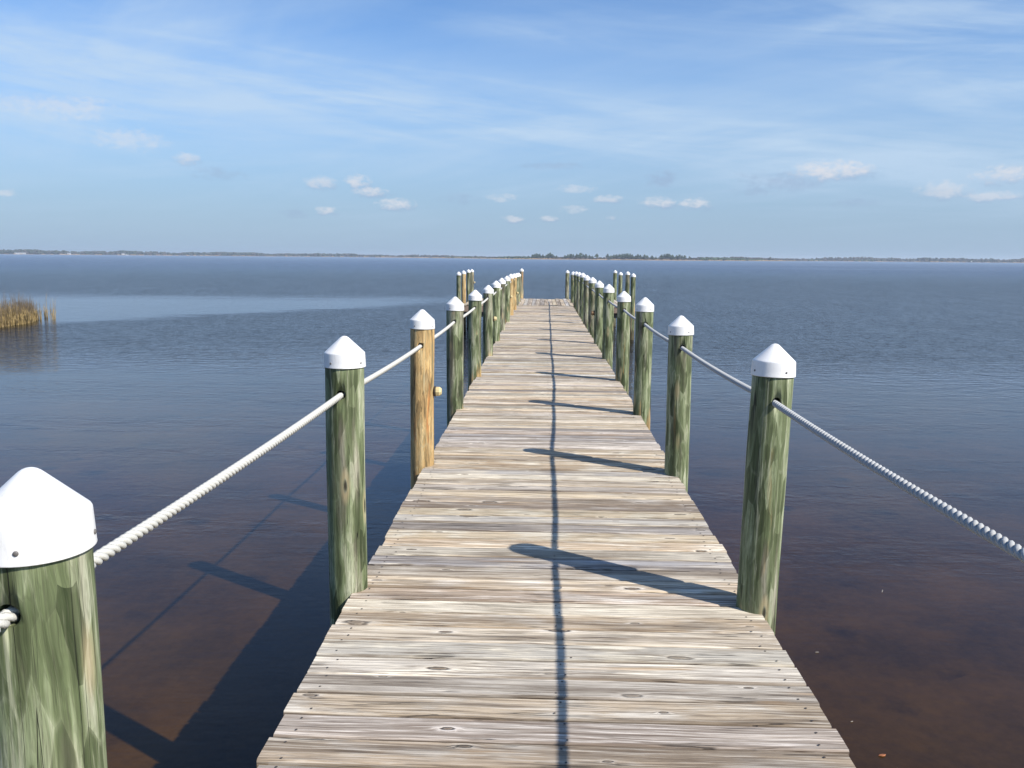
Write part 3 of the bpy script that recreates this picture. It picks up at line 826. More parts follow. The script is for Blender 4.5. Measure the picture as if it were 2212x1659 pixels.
# (photo column, height in photo pixels)
pines = [(1478, 8), (1489, 9), (1500, 8), (1520, 9), (1534, 10), (1548, 10), (1560, 14), (1567, 16), (1573, 18), (1581, 17), (1590, 14), (1600, 13), (1606, 17),
         (1612, 20), (1619, 16), (1630, 12), (1655, 13), (1664, 16), (1672, 17), (1680, 16), (1690, 18), (1698, 17), (1702, 21), (1709, 16), (1716, 17), (1727, 14), (1735, 12),
         (1748, 19), (1762, 8), (1780, 18), (1790, 13), (1798, 16), (1806, 17), (1815, 18), (1823, 19), (1830, 19), (1838, 20), (1845, 19), (1852, 17), (1862, 14), (1869, 18), (1876, 16), (1888, 17), (1896, 15),
         (1910, 14), (1922, 11), (1938, 17), (1946, 19), (1954, 20), (1962, 19), (1970, 17), (1982, 16), (1991, 18), (1998, 15), (2006, 15), (2020, 12)]
PLAB = {1573: "highest dark pine in the leftmost island clump above the pier",
        1612: "slim pine standing highest between the two low bushy gaps on the far island",
        1702: "tallest narrow pine in the far island clump left of the right row of piles",
        1748: "lone round topped pine with gaps of sky on both sides on the far island",
        1780: "narrow pine standing just right of the lone pine on the far island",
        1954: "broad pine at the highest point of the rightmost island clump"}
ORD = ["first", "second", "third", "fourth", "fifth", "sixth", "seventh", "eighth", "ninth", "tenth", "eleventh", "twelfth", "thirteenth", "fourteenth", "fifteenth", "sixteenth", "seventeenth"]
CLUMPS = [(1470, 1552, "scrubby left end of the island"), (1552, 1640, "clump above the pier platform"),
          (1640, 1770, "clump left of the lone round pine"), (1770, 1900, "long clump right of the lone pine"),
          (1900, 2040, "rightmost island clump")]
rr = random.Random(77)
for i, (xf, hp) in enumerate(pines):
    D, _ = shore_at(xf)
    D += rr.uniform(12, 60)
    a = bearing(xf)
    H = hp / 2513.0 * D * 0.95
    t = empty("pine_tree", (D * math.sin(a), D * math.cos(a), WATER_Z + 0.45))
    t.rotation_euler = (0, 0, rr.uniform(0, 6.28))
    t.scale = (H * rr.uniform(1.4, 2.0), H * rr.uniform(1.4, 2.0), H)
    lab = PLAB.get(xf)
    if lab is None:
        for (c0, c1, nm) in CLUMPS:
            if c0 <= xf < c1:
                k = [p[0] for p in pines if c0 <= p[0] < c1].index(xf)
                tot = len([p for p in pines if c0 <= p[0] < c1])
                look = "low" if hp < 12 else ("tall" if hp > 17 else "middling")
                lab = (look + " far pine, " + ORD[k] + " from left in the " + nm)
    tag(t, lab, "tree", "pines on the far island")
    cr_, tk_ = PT[i % 6]
    link("crown", cr_, t); link("trunk", tk_, t)

# small white things on the far left shore
M_WHITE = mat_simple("white_painted_wood", (0.78, 0.78, 0.76), 0.6, 2.0, 0.06)
M_GREYROOF = mat_simple("grey_roofing", (0.20, 0.20, 0.21), 0.8, 2.0, 0.15)
M_DARKWIN = mat_simple("dark_window_glass", (0.03, 0.04, 0.05), 0.2)


def far_place(xf, dD=0.0):
    D, _ = shore_at(xf)
    a = bearing(xf)
    return (D + dD) * math.sin(a), (D + dD) * math.cos(a), a


def far_house(xf, w, h, label, dD=14):
    x, y, a = far_place(xf, dD)
    t = empty("house", (x, y, WATER_Z + 0.5)); t.rotation_euler = (0, 0, -a)
    tag(t, label, "house")
    V, F = [], []; box_geo(-w / 2, w / 2, 0, 9, 0, h, V, F); link("wall", mesh("wall", V, F, M_WHITE), t)
    V = [(-w / 2 - .4, -.5, h + .02), (w / 2 + .4, -.5, h + .02), (w / 2 + .4, 9.5, h + .02), (-w / 2 - .4, 9.5, h + .02), (-w / 2 - .4, 4.5, h + 2.4), (w / 2 + .4, 4.5, h + 2.4)]
    F = [(0, 1, 5, 4), (2, 3, 4, 5), (0, 4, 3), (1, 2, 5), (0, 3, 2, 1)]
    link("roof", mesh("roof", V, F, M_GREYROOF), t)
    for k in range(int(w // 5)):
        V, F = [], []; box_geo(-w / 2 + 1.5 + k * 5, -w / 2 + 3.2 + k * 5, -.06, .0, .9, 2.2, V, F)
        link("window", mesh("window", V, F, M_DARKWIN), t)


far_house(60, 26, 2.6, "long low white building at the water's edge, far left shore")
far_house(203, 9, 2.8, "small white house among trees on the far left shore")
far_house(361, 8, 3.2, "small white house above the white boat on the far shore")


def far_boat(xf, label):
    x, y, a = far_place(xf, -30)
    t = empty("boat", (x, y, WATER_Z)); t.rotation_euler = (0, 0, -a); tag(t, label, "boat")
    V, F = [], []
    for (s, hw) in ((-4.5, 1.2), (-2, 1.4), (2, 1.3), (4, .6), (5.2, .05)):
        V += [(s, -hw * .6, -.2), (s, hw * .6, -.2), (s, hw, 1.0 + max(0, s) * .08), (s, -hw, 1.0 + max(0, s) * .08)]
    for i in range(4):
        for k in range(4):
            F.append((i * 4 + k, i * 4 + (k + 1) % 4, (i + 1) * 4 + (k + 1) % 4, (i + 1) * 4 + k))
    F += [(0, 3, 2, 1), (16, 17, 18, 19)]
    link("hull", mesh("hull", V, F, M_WHITE), t)
    V, F = [], []; box_geo(-2, 1.4, -.9, .9, 1.02, 2.3, V, F); link("cabin", mesh("cabin", V, F, M_WHITE), t)
    V, F = [], []; box_geo(-1.6, 1.0, -.93, -.905, 1.5, 2.0, V, F); link("window", mesh("window", V, F, M_DARKWIN), t)


far_boat(371, "white motor boat lying off the far left shore")


def far_marker(xf, D, h, col, label):
    a = bearing(xf)
    t = empty("channel_marker", (D * math.sin(a), D * math.cos(a), WATER_Z)); tag(t, label, "marker")
    V, F = [], []
    for z in (-1.0, h):
        for k in range(8):
            V.append((0.16 * math.cos(k * .785), 0.16 * math.sin(k * .785), z))
    for k in range(8): F.append((k, (k + 1) % 8, 8 + (k + 1) % 8, 8 + k))
    F.append(tuple(range(8, 16)))
    link("post", mesh("post", V, F, M_BARK), t)
    V, F = [], []; box_geo(-.6, .6, -.2, -.17, h - 1.1, h + .1, V, F)
    link("board", mesh("board", V, F, col), t)


far_marker(1487, 1050, 3.2, M_DARKWIN, "dark channel marker standing in the water before the far island's left tip")
far_marker(1694, 1000, 2.6, M_GREYROOF, "grey channel marker in the water in front of the island pines")
far_marker(877, 1300, 2.6, M_WHITE, "small white channel marker out in the water on the left")
far_marker(2847, 1300, 3.0, M_WHITE, "small pale channel marker out in the water at the far right")

# ------------------------------------------------------------------ the pier
XL, XR_ = -0.88, 1.012      # deck edges
Y_START, Y_T, Y_END = -1.35, 28.7, 33.5
TX0, TX1 = -2.68, 2.80
pier = empty("pier", (0, 0, 0))
tag(pier, "long straight wooden pier of weathered grey cross planks running out over water", "pier")


def plank_mesh(i, L, wid, th=0.036):
    rr = random.Random(900 + i)
    seg = 5
    V, F = [], []
    ph = rr.uniform(0, 6)
    cup = rr.uniform(-0.0012, 0.0016)
    for s in range(seg + 1):
        x = -L / 2 + L * s / seg
        if s == 0: x += rr.uniform(-.004, .004)
        bow = 0.0016 * math.sin(ph + s * 1.1)
        e0 = rr.uniform(0, 0.0022); e1 = rr.uniform(0, 0.0022)
        w0, w1 = -wid / 2 + e0 + bow, wid / 2 - e1 + bow
        zt = rr.uniform(-.0006, .0006)
        V += [(x, w0, -th), (x, w1, -th), (x, w1, -0.006 + zt), (x, w1 - 0.006, zt + cup), (x, bow, zt), (x, w0 + 0.006, zt + cup), (x, w0, -0.006 + zt)]
    n_ = 7
    for s in range(seg):
        for k in range(n_):
            a = s * n_ + k; b = s * n_ + (k + 1) % n_
            F.append((a, b, b + n_, a + n_))
    F.append(tuple(range(n_)))
    F.append(tuple(seg * n_ + k for k in reversed(range(n_))))
    me = mesh("plank", V, F, M_PLANK)
    return me


PITCH = 0.147
PM = [plank_mesh(i, XR_ - XL, 0.1385) for i in range(12)]
rr = random.Random(31)
y = Y_START
n_planks = 0
nail_spots = []
while y < Y_T - 0.05:
    jx = rr.gauss(0, 0.0045)
    if rr.random() < 0.12: jx += rr.choice((-1, 1)) * 0.012
    sx = 1 + rr.uniform(-0.003, 0.004)
    yaw = rr.gauss(0, 0.0012)
    dz = rr.gauss(0, 0.0018)
    o = link("plank", PM[rr.randrange(12)], pier, ((XL + XR_) / 2 + jx, y + PITCH / 2, dz), (rr.gauss(0, 0.009), 0, yaw + (math.pi if rr.random() < .5 else 0)), (sx, rr.uniform(0.985, 1.0), 1))
    if y < 16:
        nail_spots.append((y + PITCH / 2, dz))
    y += PITCH
    n_planks += 1
    last = y
Y_T = last + 0.002
TL = Y_END - Y_T
TM = [plank_mesh(50 + i, TL, 0.1385) for i in range(6)]
nt_ = int(round((TX1 - TX0) / 0.1425))
for i in range(nt_):
    link("plank", TM[rr.randrange(6)], pier, (TX0 + (i + .5) * (TX1 - TX0) / nt_, Y_T + TL / 2 + rr.gauss(0, .008), rr.gauss(0.0, .0015)),
         (0, rr.gauss(0, 0.004), math.pi / 2 * (1 if rr.random() < .5 else -1)))

# nail heads, joined: too small to pick apart
V, F = [], []
for (yy, dz) in nail_spots:
    for xx in (XL + 0.075, 0.09, XR_ - 0.075):
        for s in (-1, 1):
            cx_ = xx + rr.gauss(0, .012); cy_ = yy + s * 0.043 + rr.gauss(0, .007)
            b = len(V)
            for k in range(6):
                V.append((cx_ + 0.0048 * math.cos(k * 1.047), cy_ + 0.0048 * math.sin(k * 1.047), dz + 0.0026))
            V += [(cx_, cy_, dz + 0.0032)]
            F += [(b + k, b + (k + 1) % 6, b + 6) for k in range(6)]
nl = link("nail_heads", mesh("nail_heads", V, F, M_NAIL), pier)
nl['kind'] = 'stuff'

# carrying timbers
for xx in (XL + 0.075, 0.066, XR_ - 0.075):
    yy = Y_START
    while yy < Y_T - 0.3:
        L = min(4.9, Y_T - yy)
        link("stringer", bevel_box("stringer", 0.045, L - 0.006, 0.19, M_BEAM), pier, (xx, yy + L / 2, -0.036 - 0.004 - 0.095))
        yy += L
T_Z = -0.036 - 0.004
for yy in (Y_T + 0.03, Y_T + TL / 2, Y_END - 0.03):
    for (a, b) in ((TX0 + .02, 0.05), (0.056, TX1 - .02)):
        link("joist", bevel_box("joist", b - a, 0.045, 0.19, M_FASCIA if yy < Y_T + 1 else M_BEAM), pier, ((a + b) / 2, yy, T_Z - 0.1))
for xx in (TX0 + .0, TX1 - .0):
    link("fascia_board", bevel_box("fascia_board", 0.04, TL - 0.05, 0.19, M_FASCIA), pier, (xx, Y_T + TL / 2, T_Z - 0.1))

# ------------------------------------------------------------------ piles
HOLE_R = 0.021


def shaft_mesh(i, r_top, r_bot, ztop, zbot, hole_z=None, seg=40):
    """round timber, slightly uneven, with a real rope hole bored through along the pier"""
    rr = random.Random(500 + i)
    bm = bmesh.new()
    zs = []
    z = zbot
    while z < ztop - 1e-6:
        zs.append(z); z += 0.09
    zs.append(ztop)
    ox, oy = rr.uniform(0, 50), rr.uniform(0, 50)
    rings = []
    for z in zs:
        t = (z - zbot) / (ztop - zbot)
        r0 = r_bot + (r_top - r_bot) * t
        bx = 0.004 * (mnoise.noise(Vector((ox, 0.9 * z, 0))))
        by = 0.004 * (mnoise.noise(Vector((oy, 0.9 * z, 5))))
        ring = []
        for k in range(seg):
            a = 2 * math.pi * k / seg
            d = mnoise.noise(Vector((math.cos(a) * 1.2 + ox, math.sin(a) * 1.2, z * 1.5 + oy))) * 0.004 \
                + mnoise.noise(Vector((math.cos(a) * 4 + ox, math.sin(a) * 4, z * 2.2 + oy))) * 0.0018
            ring.append(bm.verts.new((bx + (r0 + d) * math.cos(a), by + (r0 + d) * math.sin(a), z)))
        rings.append(ring)
    for j in range(len(rings) - 1):
        for k in range(seg):
            f = bm.faces.new((rings[j][k], rings[j][(k + 1) % seg], rings[j + 1][(k + 1) % seg], rings[j + 1][k]))
            f.smooth = True
    bm.faces.new(list(reversed(rings[0])))
    bm.faces.new(rings[-1])
    bmesh.ops.recalc_face_normals(bm, faces=bm.faces)
    me = bpy.data.meshes.new("shaft")
    bm.to_mesh(me); bm.free()
    me.materials.append(M_POST)
    if hole_z is None:
        return me
    base = bpy.data.objects.new("tmp_a", me); COL.objects.link(base)
    bm = bmesh.new()
    bmesh.ops.create_cone(bm, cap_ends=True, segments=20, radius1=HOLE_R, radius2=HOLE_R, depth=0.5)
    bmesh.ops.rotate(bm, verts=bm.verts, matrix=Matrix.Rotation(math.pi / 2, 3, 'X'))
    bmesh.ops.translate(bm, verts=bm.verts, vec=(0, 0, hole_z))
    cm = bpy.data.meshes.new("tmp_c"); bm.to_mesh(cm); bm.free()
    cm.materials.append(M_POST)
    cut = bpy.data.objects.new("tmp_b", cm); COL.objects.link(cut)
    md = base.modifiers.new("b", 'BOOLEAN'); md.operation = 'DIFFERENCE'; md.solver = 'EXACT'; md.object = cut
    bpy.context.view_layer.update()
    dg = bpy.context.evaluated_depsgraph_get()
    res = bpy.data.meshes.new_from_object(base.evaluated_get(dg))
    res.name = "shaft"
    bpy.data.objects.remove(base); bpy.data.objects.remove(cut); bpy.data.meshes.remove(cm); bpy.data.meshes.remove(me)
    return res


def lathe(name, prof, mat, seg=48, smooth=True):
    V, F = [], []
    for (r, z) in prof:
        for k in range(seg):
            a = 2 * math.pi * k / seg
            V.append((r * math.cos(a), r * math.sin(a), z))
    for j in range(len(prof) - 1):
        for k in range(seg):
            F.append((j * seg + k, j * seg + (k + 1) % seg, (j + 1) * seg + (k + 1) % seg, (j + 1) * seg + k))
    F.append(tuple((len(prof) - 1) * seg + k for k in range(seg)))
    me = mesh(name, V, F, mat, smooth)
    return me


def cap_mesh(seg=48):
    # unit radius 1 at the rim; skirt, rounded shoulder, cone, rounded tip; wall folded in underneath
    prof = [(0.90, 0.66), (0.94, 0.02), (0.985, 0.0), (1.0, 0.010), (0.996, 0.03), (0.985, 0.3), (0.965, 0.64), (0.960, 0.672), (0.945, 0.70), (0.915, 0.728),
            (0.60, 1.022), (0.24, 1.358), (0.185, 1.406), (0.13, 1.442), (0.075, 1.463), (0.03, 1.471), (0.008, 1.472)]
    return lathe("cap", prof, M_CAP, seg)


CAP = cap_mesh()
CAPH = 1.472
SCREW = lathe("screw", [(0.0042, -0.002), (0.0048, 0.0), (0.0048, 0.0012), (0.003, 0.0022), (0.0005, 0.0026)], M_SCREW, 10)
V, F = [], []
KN = lathe("knob", [(0.020, 0.0), (0.036, 0.0), (0.040, 0.006), (0.040, 0.034), (0.027, 0.052), (0.004, 0.054)], M_KNOB, 8, False)
KB = lathe("backing_plate", [(0.044, -0.012), (0.047, -0.006), (0.047, 0.0005), (0.02, 0.0006)], M_KNOBBASE, 12, False)


def pile(x, y, top, r=0.087, caps=1.09, tip=None, hole=None, tan=0.0, grey=0.0, orange=0.0, knob=None, screws=True, label="", group="", yaw=0.0, name="dock_pile", idx=0):
    """top = height of the cap's tip over the deck; tip = x of the tip where the pile leans"""
    t = empty(name, (x, y, 0))
    tag(t, label, "dock post", group)
    rc = r * caps
    ch = CAPH * rc
    zb = top - ch                         # bottom edge of the cap
    ztop = zb + 0.55 * rc
    lean = 0.0
    if tip is not None:
        lean = math.atan2(tip - x, top)
    t.rotation_euler = (0, lean, 0)
    sh = link("shaft", shaft_mesh(idx, r, r * 1.03, ztop, -1.75, hole), t)
    sh.color = (tan, grey, orange, 1)
    cp = link("cap", CAP, t, (0, 0, zb), (R(random.uniform(-1.2, 1.2)), R(random.uniform(-1.2, 1.2)), random.uniform(0, 6.28)), (rc, rc, rc))
    if screws:
        for k in range(4):
            a = yaw + k * 1.5708
            d = Vector((math.cos(a), math.sin(a), 0))
            s = link("screw", SCREW, cp)
            sc_ = 1.0 / rc
            # keep the screws square to the skirt in world terms
            a2 = a - cp.rotation_euler.z
            d2 = Vector((math.cos(a2), math.sin(a2), 0))
            s.location = (d2.x * 0.993, d2.y * 0.993, 0.24)
            s.rotation_euler = d2.to_track_quat('Z', 'Y').to_euler()
            s.scale = (sc_, sc_, sc_)
    if knob is not None:
        side, zk = knob
        kb = link("knob", KN, t, (side * (r + 0.012), 0.0, zk), (0, side * math.pi / 2, 0), (.88, .88, .88))
        link("backing_plate", KB, kb)
    return t


HL = [0.968, 0.952, 0.924, 0.919, 0.921, 0.931, .93, .92, .92, .92, .92, .90, .90]
left = []   # x at deck, y, tip height, tip x, radius, tan, grey, orange, knob
LX = [-.905, -.914, -.90, -.905, -.89, -.874, -.88, -.892, -.881, -.875, -.867, -.867, -.87]
LT = [1.205, 1.215, 1.19, 1.175, 1.155, 1.14, 1.145, 1.14, 1.135, 1.14, 1.105, 1.075, 1.04]
LR = [.093, .0895, .089, .088, .086, .083, .083, .083, .081, .081, .080, .080, .080]
LTAN = [0, 0, .95, 0, 0, 0, 0, 0, .05, .8, .8, .1, .15]
LGR = [.12, .12, .2, .3, .1, .3, 0, .35, .0, .1, .1, .35, .3]
LOR = [0, 0, .36, 0, .1, 0, 0, 0, 0, .2, .2, 0, 0]
LK = {2: .57, 5: .60, 8: .62, 10: .51}
LLAB = [
    "big close green grey pile at the picture's left edge, rope passing through its hole",
    "green pile with a long black crack, left row, first one seen whole",
    "honey tan pile with a yellow knob on its side, left row, between green ones",
    "grey green pile with torn pale strip under its cap, just beyond the tan one",
    "olive green pile in the left row, second beyond the tan one with the knob",
    "brownish green pile in the left row with a small yellow knob at half height",
    "pale green pile in the left row, right behind the brownish one with a yellow knob",
    "grey streaked pile in the middle of the left row",
    "green pile with a yellow knob, left row, standing just before the tan pair",
    "nearer of two yellow tan piles far down the left row",
    "farther of two yellow tan piles far down the left row, small knob on it",
    "grey green pile beyond the pair of tan piles, left row, near where the platform begins",
    "farthest low pile of the left row, by the end platform, before the taller brown one"]
piles_L = []
for k in range(13):
    yk = 1.45 + 2.48 * k
    lean_top = LX[k]
    xb = LX[k] + (0.0 if k else -0.0)
    base_x = {0: -.90, 1: -.918, 2: -.905, 3: -.905}.get(k, LX[k] - 0.004)
    pile(base_x, yk, LT[k], LR[k], 1.085, LX[k], HL[k], LTAN[k], LGR[k], LOR[k], (1, LK[k]) if k in LK else None, k < 8,
         LLAB[k], "left row of rope piles", yaw=R(-118) if k else R(-75), idx=k)
    piles_L.append((LX[k], yk, HL[k]))

RX = [1.02, 1.015, 1.007, 1.03, 1.05, 1.04, 1.05, 1.065, 1.069, 1.086, 1.09, 1.098, 1.077]
RT = [1.22, 1.215, 1.175, 1.195, 1.165, 1.18, 1.17, 1.18, 1.175, 1.19, 1.17, 1.15, 1.11]
RR_ = [.09, .0895, .087, .088, .086, .083, .081, .081, .080, .080, .080, .080, .080]
HR = [.985, .968, .952, .932, .928, .920, .92, .92, .92, .92, .92, .90, .90]
RTAN = [0, .05, 0, 0, .15, 0, .0, .05, .1, 0, 0, 0, 0]
RGR = [0, .12, .1, .1, .15, 0, .1, .3, .35, .1, .3, .1, .2]
ROR = [0, .05, 0, 0, .30, 0, 0, 0, .1, 0, .1, 0, 0]
RLAB = [
    "green pile at the start of the right row, just beside where the viewer stands",
    "largest green pile of the right row, patchy pale scales, tan at its foot",
    "green pile with a round knot under its cap, right row, second one seen",
    "mossy pale green pile, right row, third one seen, grey dent under the rope hole",
    "green pile with a rusty orange streak down its middle, right row",
    "bright green pile with dark knot halfway up, right row, beyond the rusty streaked one",
    "green pile in the right row with a brown knob, shade painted into its colour",
    "grey green pile of the right row, next beyond the one with the shade-brown knob",
    "grey pile with peeling pale strips, right row, beyond its middle",
    "dark green far pile of the right row, nearest of its last four",
    "dark brown green far pile of the right row, second of its last four",
    "dark green far pile of the right row, third of its last four, by the platform",
    "last pile of the right row, beside the end platform"]
piles_R = []
for k in range(13):
    yk = 3.8 + 2.45 * (k - 1)
    base_x = RX[k] + {1: -.012, 0: 0}.get(k, 0.004)
    pile(base_x, yk, RT[k], RR_[k], 1.075, RX[k] + {1: 0.012}.get(k, 0.0), HR[k], RTAN[k], RGR[k], ROR[k], None, k < 8,
         RLAB[k], "right row of rope piles", yaw=R(-62) if k != 1 else R(-70), idx=40 + k)
    piles_R.append((RX[k], yk, HR[k]))
# knob of one right pile, the shade it sits in painted into its colour
_p = [o for o in COL.objects if o.get('label', '').startswith("green pile in the right row with a brown knob")][0]
kb = link("knob", KN.copy(), _p, (-(0.081 + 0.012), 0.0, 0.57), (0, -math.pi / 2, 0))
kb.data.materials[0] = mat_simple("shade_painted_knob_plastic", (0.22, 0.13, 0.06), 0.6, 30.0, 0.2)
link("backing_plate", KB, kb)

# taller piles round the end platform
TP = [(-2.80, 28.75, 1.10, .076, 0, .15, 0, None, "green pile outermost left by the end platform, nearest of its four"),
      (-2.79, 30.45, 1.115, .078, .75, 0, .45, None, "orange brown pile standing on the left edge of the end platform"),
      (-2.77, 32.2, 1.13, .074, 0, .2, 0, None, "green pile on the platform's left edge, just right of the orange brown one"),
      (-2.77, 33.75, 1.12, .072, .25, .5, .1, (1, .60), "brown pile at the platform's far left corner with a small knob"),
      (2.925, 28.05, 1.11, .076, .1, 0, .15, None, "outermost right green pile by the platform, rusty towards its foot"),
      (2.925, 29.9, 1.14, .074, 0, .4, 0, None, "brownish pile second from the right beside the end platform"),
      (2.91, 32.45, 1.08, .074, 0, .25, 0, None, "pale green pile on the platform's right edge partly hiding another behind it"),
      (2.81, 33.7, 1.13, .070, 0, .1, 0, None, "dark narrow pile at the platform's far right corner, half hidden")]
for i, (x, y, tz, r, tn, gr, orr, kn, lb) in enumerate(TP):
    pile(x, y, tz, r, 1.09, None, None, tn, gr, orr, kn, False, lb, "piles round the end platform", idx=80 + i)
pile(-.818, 33.58, 1.165, .072, 1.08, None, None, .25, .5, .38, None, False, "tall brown pile at the far end of the pier, left of the opening", "piles at the pier's end", idx=90)
pile(.955, 33.58, 1.115, .072, 1.08, None, None, 0, .45, 0, None, False, "dark grey green pile at the far end of the pier, right of the opening", "piles at the pier's end", idx=91)
# start-of-pier piles that hold the rope behind the viewer
pile(-.905, 1.45 - 2.48, 1.2, .09, 1.085, None, .968, 0, .2, 0, None, True, "green pile at the shore end of the left row, where the left rope starts", "left row of rope piles", idx=95)
pile(1.02, 3.8 - 4.9, 1.2, .09, 1.085, None, .985, 0, .1, 0, None, True, "green pile at the shore end of the right row, where the right rope starts", "right row of rope piles", idx=96)

# brace timbers between the platform piles, seen through the gap
for (a, b, yy) in ((TX0 - .05, -.95, 29.0), (1.15, TX1 + .05, 29.0)):
    link("crossbeam", bevel_box("crossbeam", b - a, 0.06, 0.16, M_BEAM), pier, ((a + b) / 2, yy, -0.33))
# cross timbers bolted to each pair of piles under the walkway
for k in range(12):
    yk = 3.9 + 2.46 * k - 2.4
    link("crossbeam", bevel_box("crossbeam", 1.93, 0.045, 0.17, M_BEAM), pier, (0.066, yk + 0.12, -0.036 - 0.004 - 0.19 - 0.088))


# ------------------------------------------------------------------ ropes
def rope(name, pts, mat, label, sag):
    root = empty(name, (pts[0][0], pts[0][1], pts[0][2]))
    tag(root, label, "rope")
    # centre line
    path = []
    for (a, b) in zip(pts, pts[1:]):
        A_, B_ = Vector(a), Vector(b)
        L = (B_ - A_).length
        y0 = A_.y
        step = 0.0065 if y0 < 9 else (0.011 if y0 < 18 else 0.016)
        n_ = int(L / step)
        for i in range(n_):
            t = i / n_
            p = A_.lerp(B_, t)
            p.z -= sag * 4 * t * (1 - t)
            path.append(p)
    path.append(Vector(pts[-1]))
    RS, RO, LAY = 0.0074, 0.0078, 0.078
    SEG = 7
    s = 0.0
    ds = [0.0]
    for a, b in zip(path, path[1:]):
        s += (b - a).length
        ds.append(s)
    O = Vector(pts[0])
    for st in range(3):
        V, F = [], []
        for i, p in enumerate(path):
            tdir = (path[min(i + 1, len(path) - 1)] - path[max(i - 1, 0)]).normalized()
            side = Vector((0, 0, 1)).cross(tdir).normalized()
            up = tdir.cross(side)
            ang = 2 * math.pi * (ds[i] / LAY + st / 3.0)
            ce, se = math.cos(ang), math.sin(ang)
            rad = side * ce + up * se
            c = p + rad * RO - O
            # strand direction for its cross-section
            sd_ = (tdir + (up * ce - side * se) * (2 * math.pi * RO / LAY)).normalized()
            n1 = rad
            n2 = sd_.cross(n1)
            for k in range(SEG):
                a = 2 * math.pi * k / SEG
                q = c + (n1 * math.cos(a) + n2 * math.sin(a)) * RS
                V.append((q.x, q.y, q.z))
        for i in range(len(path) - 1):
            b = i * SEG
            for k in range(SEG):
                F.append((b + k, b + (k + 1) % SEG, b + SEG + (k + 1) % SEG, b + SEG + k))
        F.append(tuple(reversed(range(SEG)))); F.append(tuple((len(path) - 1) * SEG + k for k in range(SEG)))
        link("strand", mesh("strand", V, F, mat, True), root)


ptsL = [(-.905, 1.45 - 2.48 - .14, .968)] + [(x - 0.004, y, z - 0.004) for (x, y, z) in piles_L[:13]]
ptsL[-1] = (ptsL[-1][0], ptsL[-1][1] + 0.12, ptsL[-1][2])
ptsR = [(1.02, 3.8 - 4.9 - .14, .985)] + [(x + 0.0, y, z - 0.004) for (x, y, z) in piles_R[:13]]
ptsR[-1] = (ptsR[-1][0], ptsR[-1][1] + 0.12, ptsR[-1][2])
rope("handrail_rope", ptsL, M_ROPE_L, "cream white twisted rope threaded through the left row of piles", 0.010)
rope("handrail_rope", ptsR, M_ROPE_R, "greyish white twisted rope threaded through the right row of piles", 0.014)

# ------------------------------------------------------------------ marsh grass on the left
M_GRASS = mat_leaf("golden_marsh_blades", (0.13, 0.095, 0.04), (0.50, 0.36, 0.15), 6.0)
M_STALK = mat_leaf("brown_seed_stalks", (0.10, 0.075, 0.05), (0.22, 0.17, 0.11), 3.0)


def blades(V, F, cx_, cy_, n_, rad, h0, h1, wid, rr, spread=0.25):
    for _ in range(n_):
        a = rr.uniform(0, 6.28); q = rad * math.sqrt(rr.random())
        x0 = cx_ + q * math.cos(a); y0 = cy_ + q * math.sin(a)
        h = rr.uniform(h0, h1)
        dx_, dy_ = rr.gauss(0, spread) * h, rr.gauss(0, spread) * h
        t = rr.uniform(0, 3.14)
        wx, wy = math.cos(t) * wid, math.sin(t) * wid
        bend = rr.uniform(0.5, 0.9)
        b = len(V)
        z0 = WATER_Z - 0.06
        V += [(x0 - wx, y0 - wy, z0), (x0 + wx, y0 + wy, z0), (x0 + dx_ * .35 + wx * .8, y0 + dy_ * .35 + wy * .8, z0 + h * .6),
              (x0 + dx_ * .35 - wx * .8, y0 + dy_ * .35 - wy * .8, z0 + h * .6), (x0 + dx_, y0 + dy_, z0 + h * bend + h * .12)]
        F += [(b, b + 1, b + 2, b + 3), (b + 3, b + 2, b + 4)]


def grd(x, y, z=WATER_Z):
    v = right * (x - 1106.0) + down * (y - 829.5) + fwd * 1853.0
    t = (z - EYE) / v.z
    return v * t + Vector((0, 0, EYE))


rr = random.Random(21)
V, F = [], []
V2, F2 = [], []
front = [grd(-260, 722), grd(-120, 716), grd(-30, 712), grd(0, 706), grd(22, 703), grd(45, 700), grd(56, 697), grd(66, 693)]
for i in range(1150):
    t = rr.random() * (len(front) - 1)
    k = int(t); p = front[k].lerp(front[k + 1], t - k)
    depth = rr.random() ** 1.2
    tt = t / (len(front) - 1)
    p = p + Vector((-0.42, 0.9, 0)) * depth * (5.5 * (1 - tt) + 0.7)
    hmul = 1.0 - 0.30 * max(0, tt - .55) / .45
    blades(V, F, p.x, p.y, 7, 0.24, 0.22, (0.62 + 0.42 * rr.random()) * hmul, 0.009, rr, 0.17)
    if rr.random() < 0.30:
        blades(V2, F2, p.x, p.y, 3, 0.25, 0.95, 1.55 * hmul, 0.0045, rr, 0.06)
g = link("marsh_grass", mesh("marsh_grass", V, F, M_GRASS)); tag(g, "dense golden brown marsh grass standing in the water at the left edge", "grass", kind='stuff')
g2 = link("marsh_grass_stalks", mesh("marsh_grass_stalks", V2, F2, M_STALK)); tag(g2, "thin dark seed stalks rising above the golden marsh grass on the left", "grass", kind='stuff')
for (px_, py_, w, lab) in ((86, 690, .10, "sparse marsh grass tuft nearest the dense patch, left one of three"),
                           (100, 686, .08, "sparse grey marsh grass tuft, middle of the three beside the dense patch"),
                           (115, 689, .11, "sparse marsh grass tuft farthest right, last before open water")):
    c = grd(px_, py_)
    V, F = [], []
    blades(V, F, 0, 0, 24, w, 0.30, 0.75, 0.007, rr, 0.14)
    blades(V, F, 0, 0, 12, w, 0.75, 1.35, 0.0045, rr, 0.07)
    t = link("marsh_grass_tuft", mesh("marsh_grass_tuft", V, F, M_GRASS if px_ != 101 else M_STALK), None, (c.x, c.y, 0))
    tag(t, lab, "grass tuft", "sparse grass tufts beside the marsh")

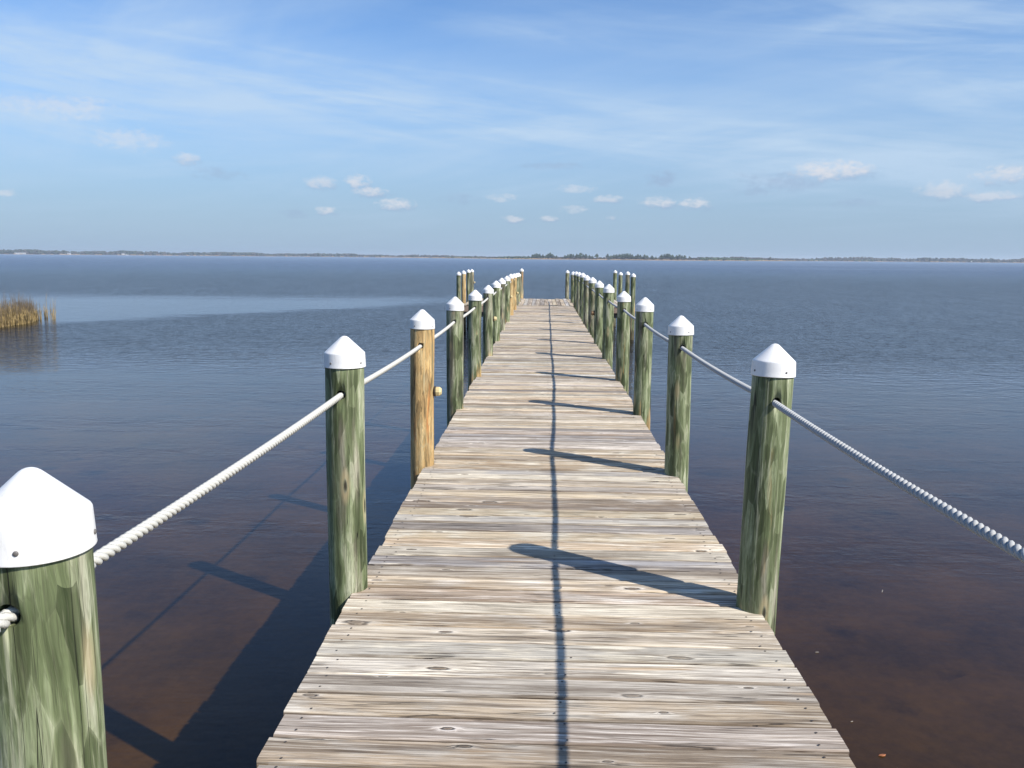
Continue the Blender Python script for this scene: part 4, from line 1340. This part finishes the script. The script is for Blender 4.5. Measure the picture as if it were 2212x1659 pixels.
# floating bits of straw on the right
M_STRAW = mat_simple("straw", (0.36, 0.32, 0.26), 0.8)
rr = random.Random(9)
for (px_, py_, L, ang, lab) in ((1700, 1477, .06, .2, "pale straw bit floating right beside the foot of the big right pile"),
                                (1712, 1440, .05, .4, "pale straw bit drifting just beyond the one at the big right pile's foot"),
                                (1688, 1500, .04, .2, "tiny straw fleck nearest the deck edge below the big right pile"),
                                (1906, 1278, .13, 1.1, "thin pale reed stem floating alone right of the big right pile"), (1765, 1410, .05, .1, "straw fleck out in the dark water right of the big right pile"),
                                (1840, 1560, .03, .3, "small pale fleck on the dark water between the deck and the reddish leaf"), (1905, 1633, .05, .2, "small reddish leaf floating near the lower right")):
    # photo column/row here are of the sight line used to survey them
    c = grd(px_, py_)
    L *= 0.7
    V, F = [], []
    box_geo(-L / 2, L / 2, -.0025, .0025, -.001, .002, V, F)
    if lab.startswith('small reddish leaf'):
        V = [(-.03, 0, 0), (-.01, -.016, .003), (.02, -.012, .001), (.035, 0, .004), (.015, .014, .002), (-.012, .015, 0), (-.03, 0, -.003), (-.01, -.016, 0), (.02, -.012, -.002), (.035, 0, .001), (.015, .014, -.001), (-.012, .015, -.003)]
        F = [(0, 1, 2, 3, 4, 5), (11, 10, 9, 8, 7, 6)] + [(i, 6 + i, 6 + (i + 1) % 6, (i + 1) % 6) for i in range(6)]
        mt = mat_simple("red_brown_leaf", (0.36, 0.13, 0.05), 0.7)
        nm = "floating_leaf"
    else:
        mt = M_STRAW; nm = "floating_straw"
    o = link(nm, mesh(nm, V, F, mt), None, (c.x, c.y, WATER_Z + 0.004), (0, 0, ang), (.65, .65, 1))
    tag(o, lab or "tiny pale straw fleck floating on the dark water right of the pier", "leaf" if 'leaf' in nm else "straw", None if 'leaf' in nm else "straw bits floating right of the pier")

# ------------------------------------------------------------------ the air
hz = bpy.data.materials.new("air_haze")
hz.use_nodes = True
hn = hz.node_tree
hn.nodes.remove(hn.nodes['Principled BSDF'])
pv = hn.nodes.new('ShaderNodeVolumePrincipled')
pv.inputs['Color'].default_value = (0.78, 0.89, 1.0, 1)
pv.inputs['Density'].default_value = 0.00018
pv.inputs['Anisotropy'].default_value = 0.2
hn.links.new(pv.outputs[0], hn.nodes['Material Output'].inputs['Volume'])
V, F = [], []
box_geo(-9300, 9300, -9300, 9300, BED_Z - 3.5, 24.0, V, F)
o = link("haze", mesh("haze", V, F, hz))
o['kind'] = 'stuff'
o['label'] = "thin blue haze over the water towards the far shore"
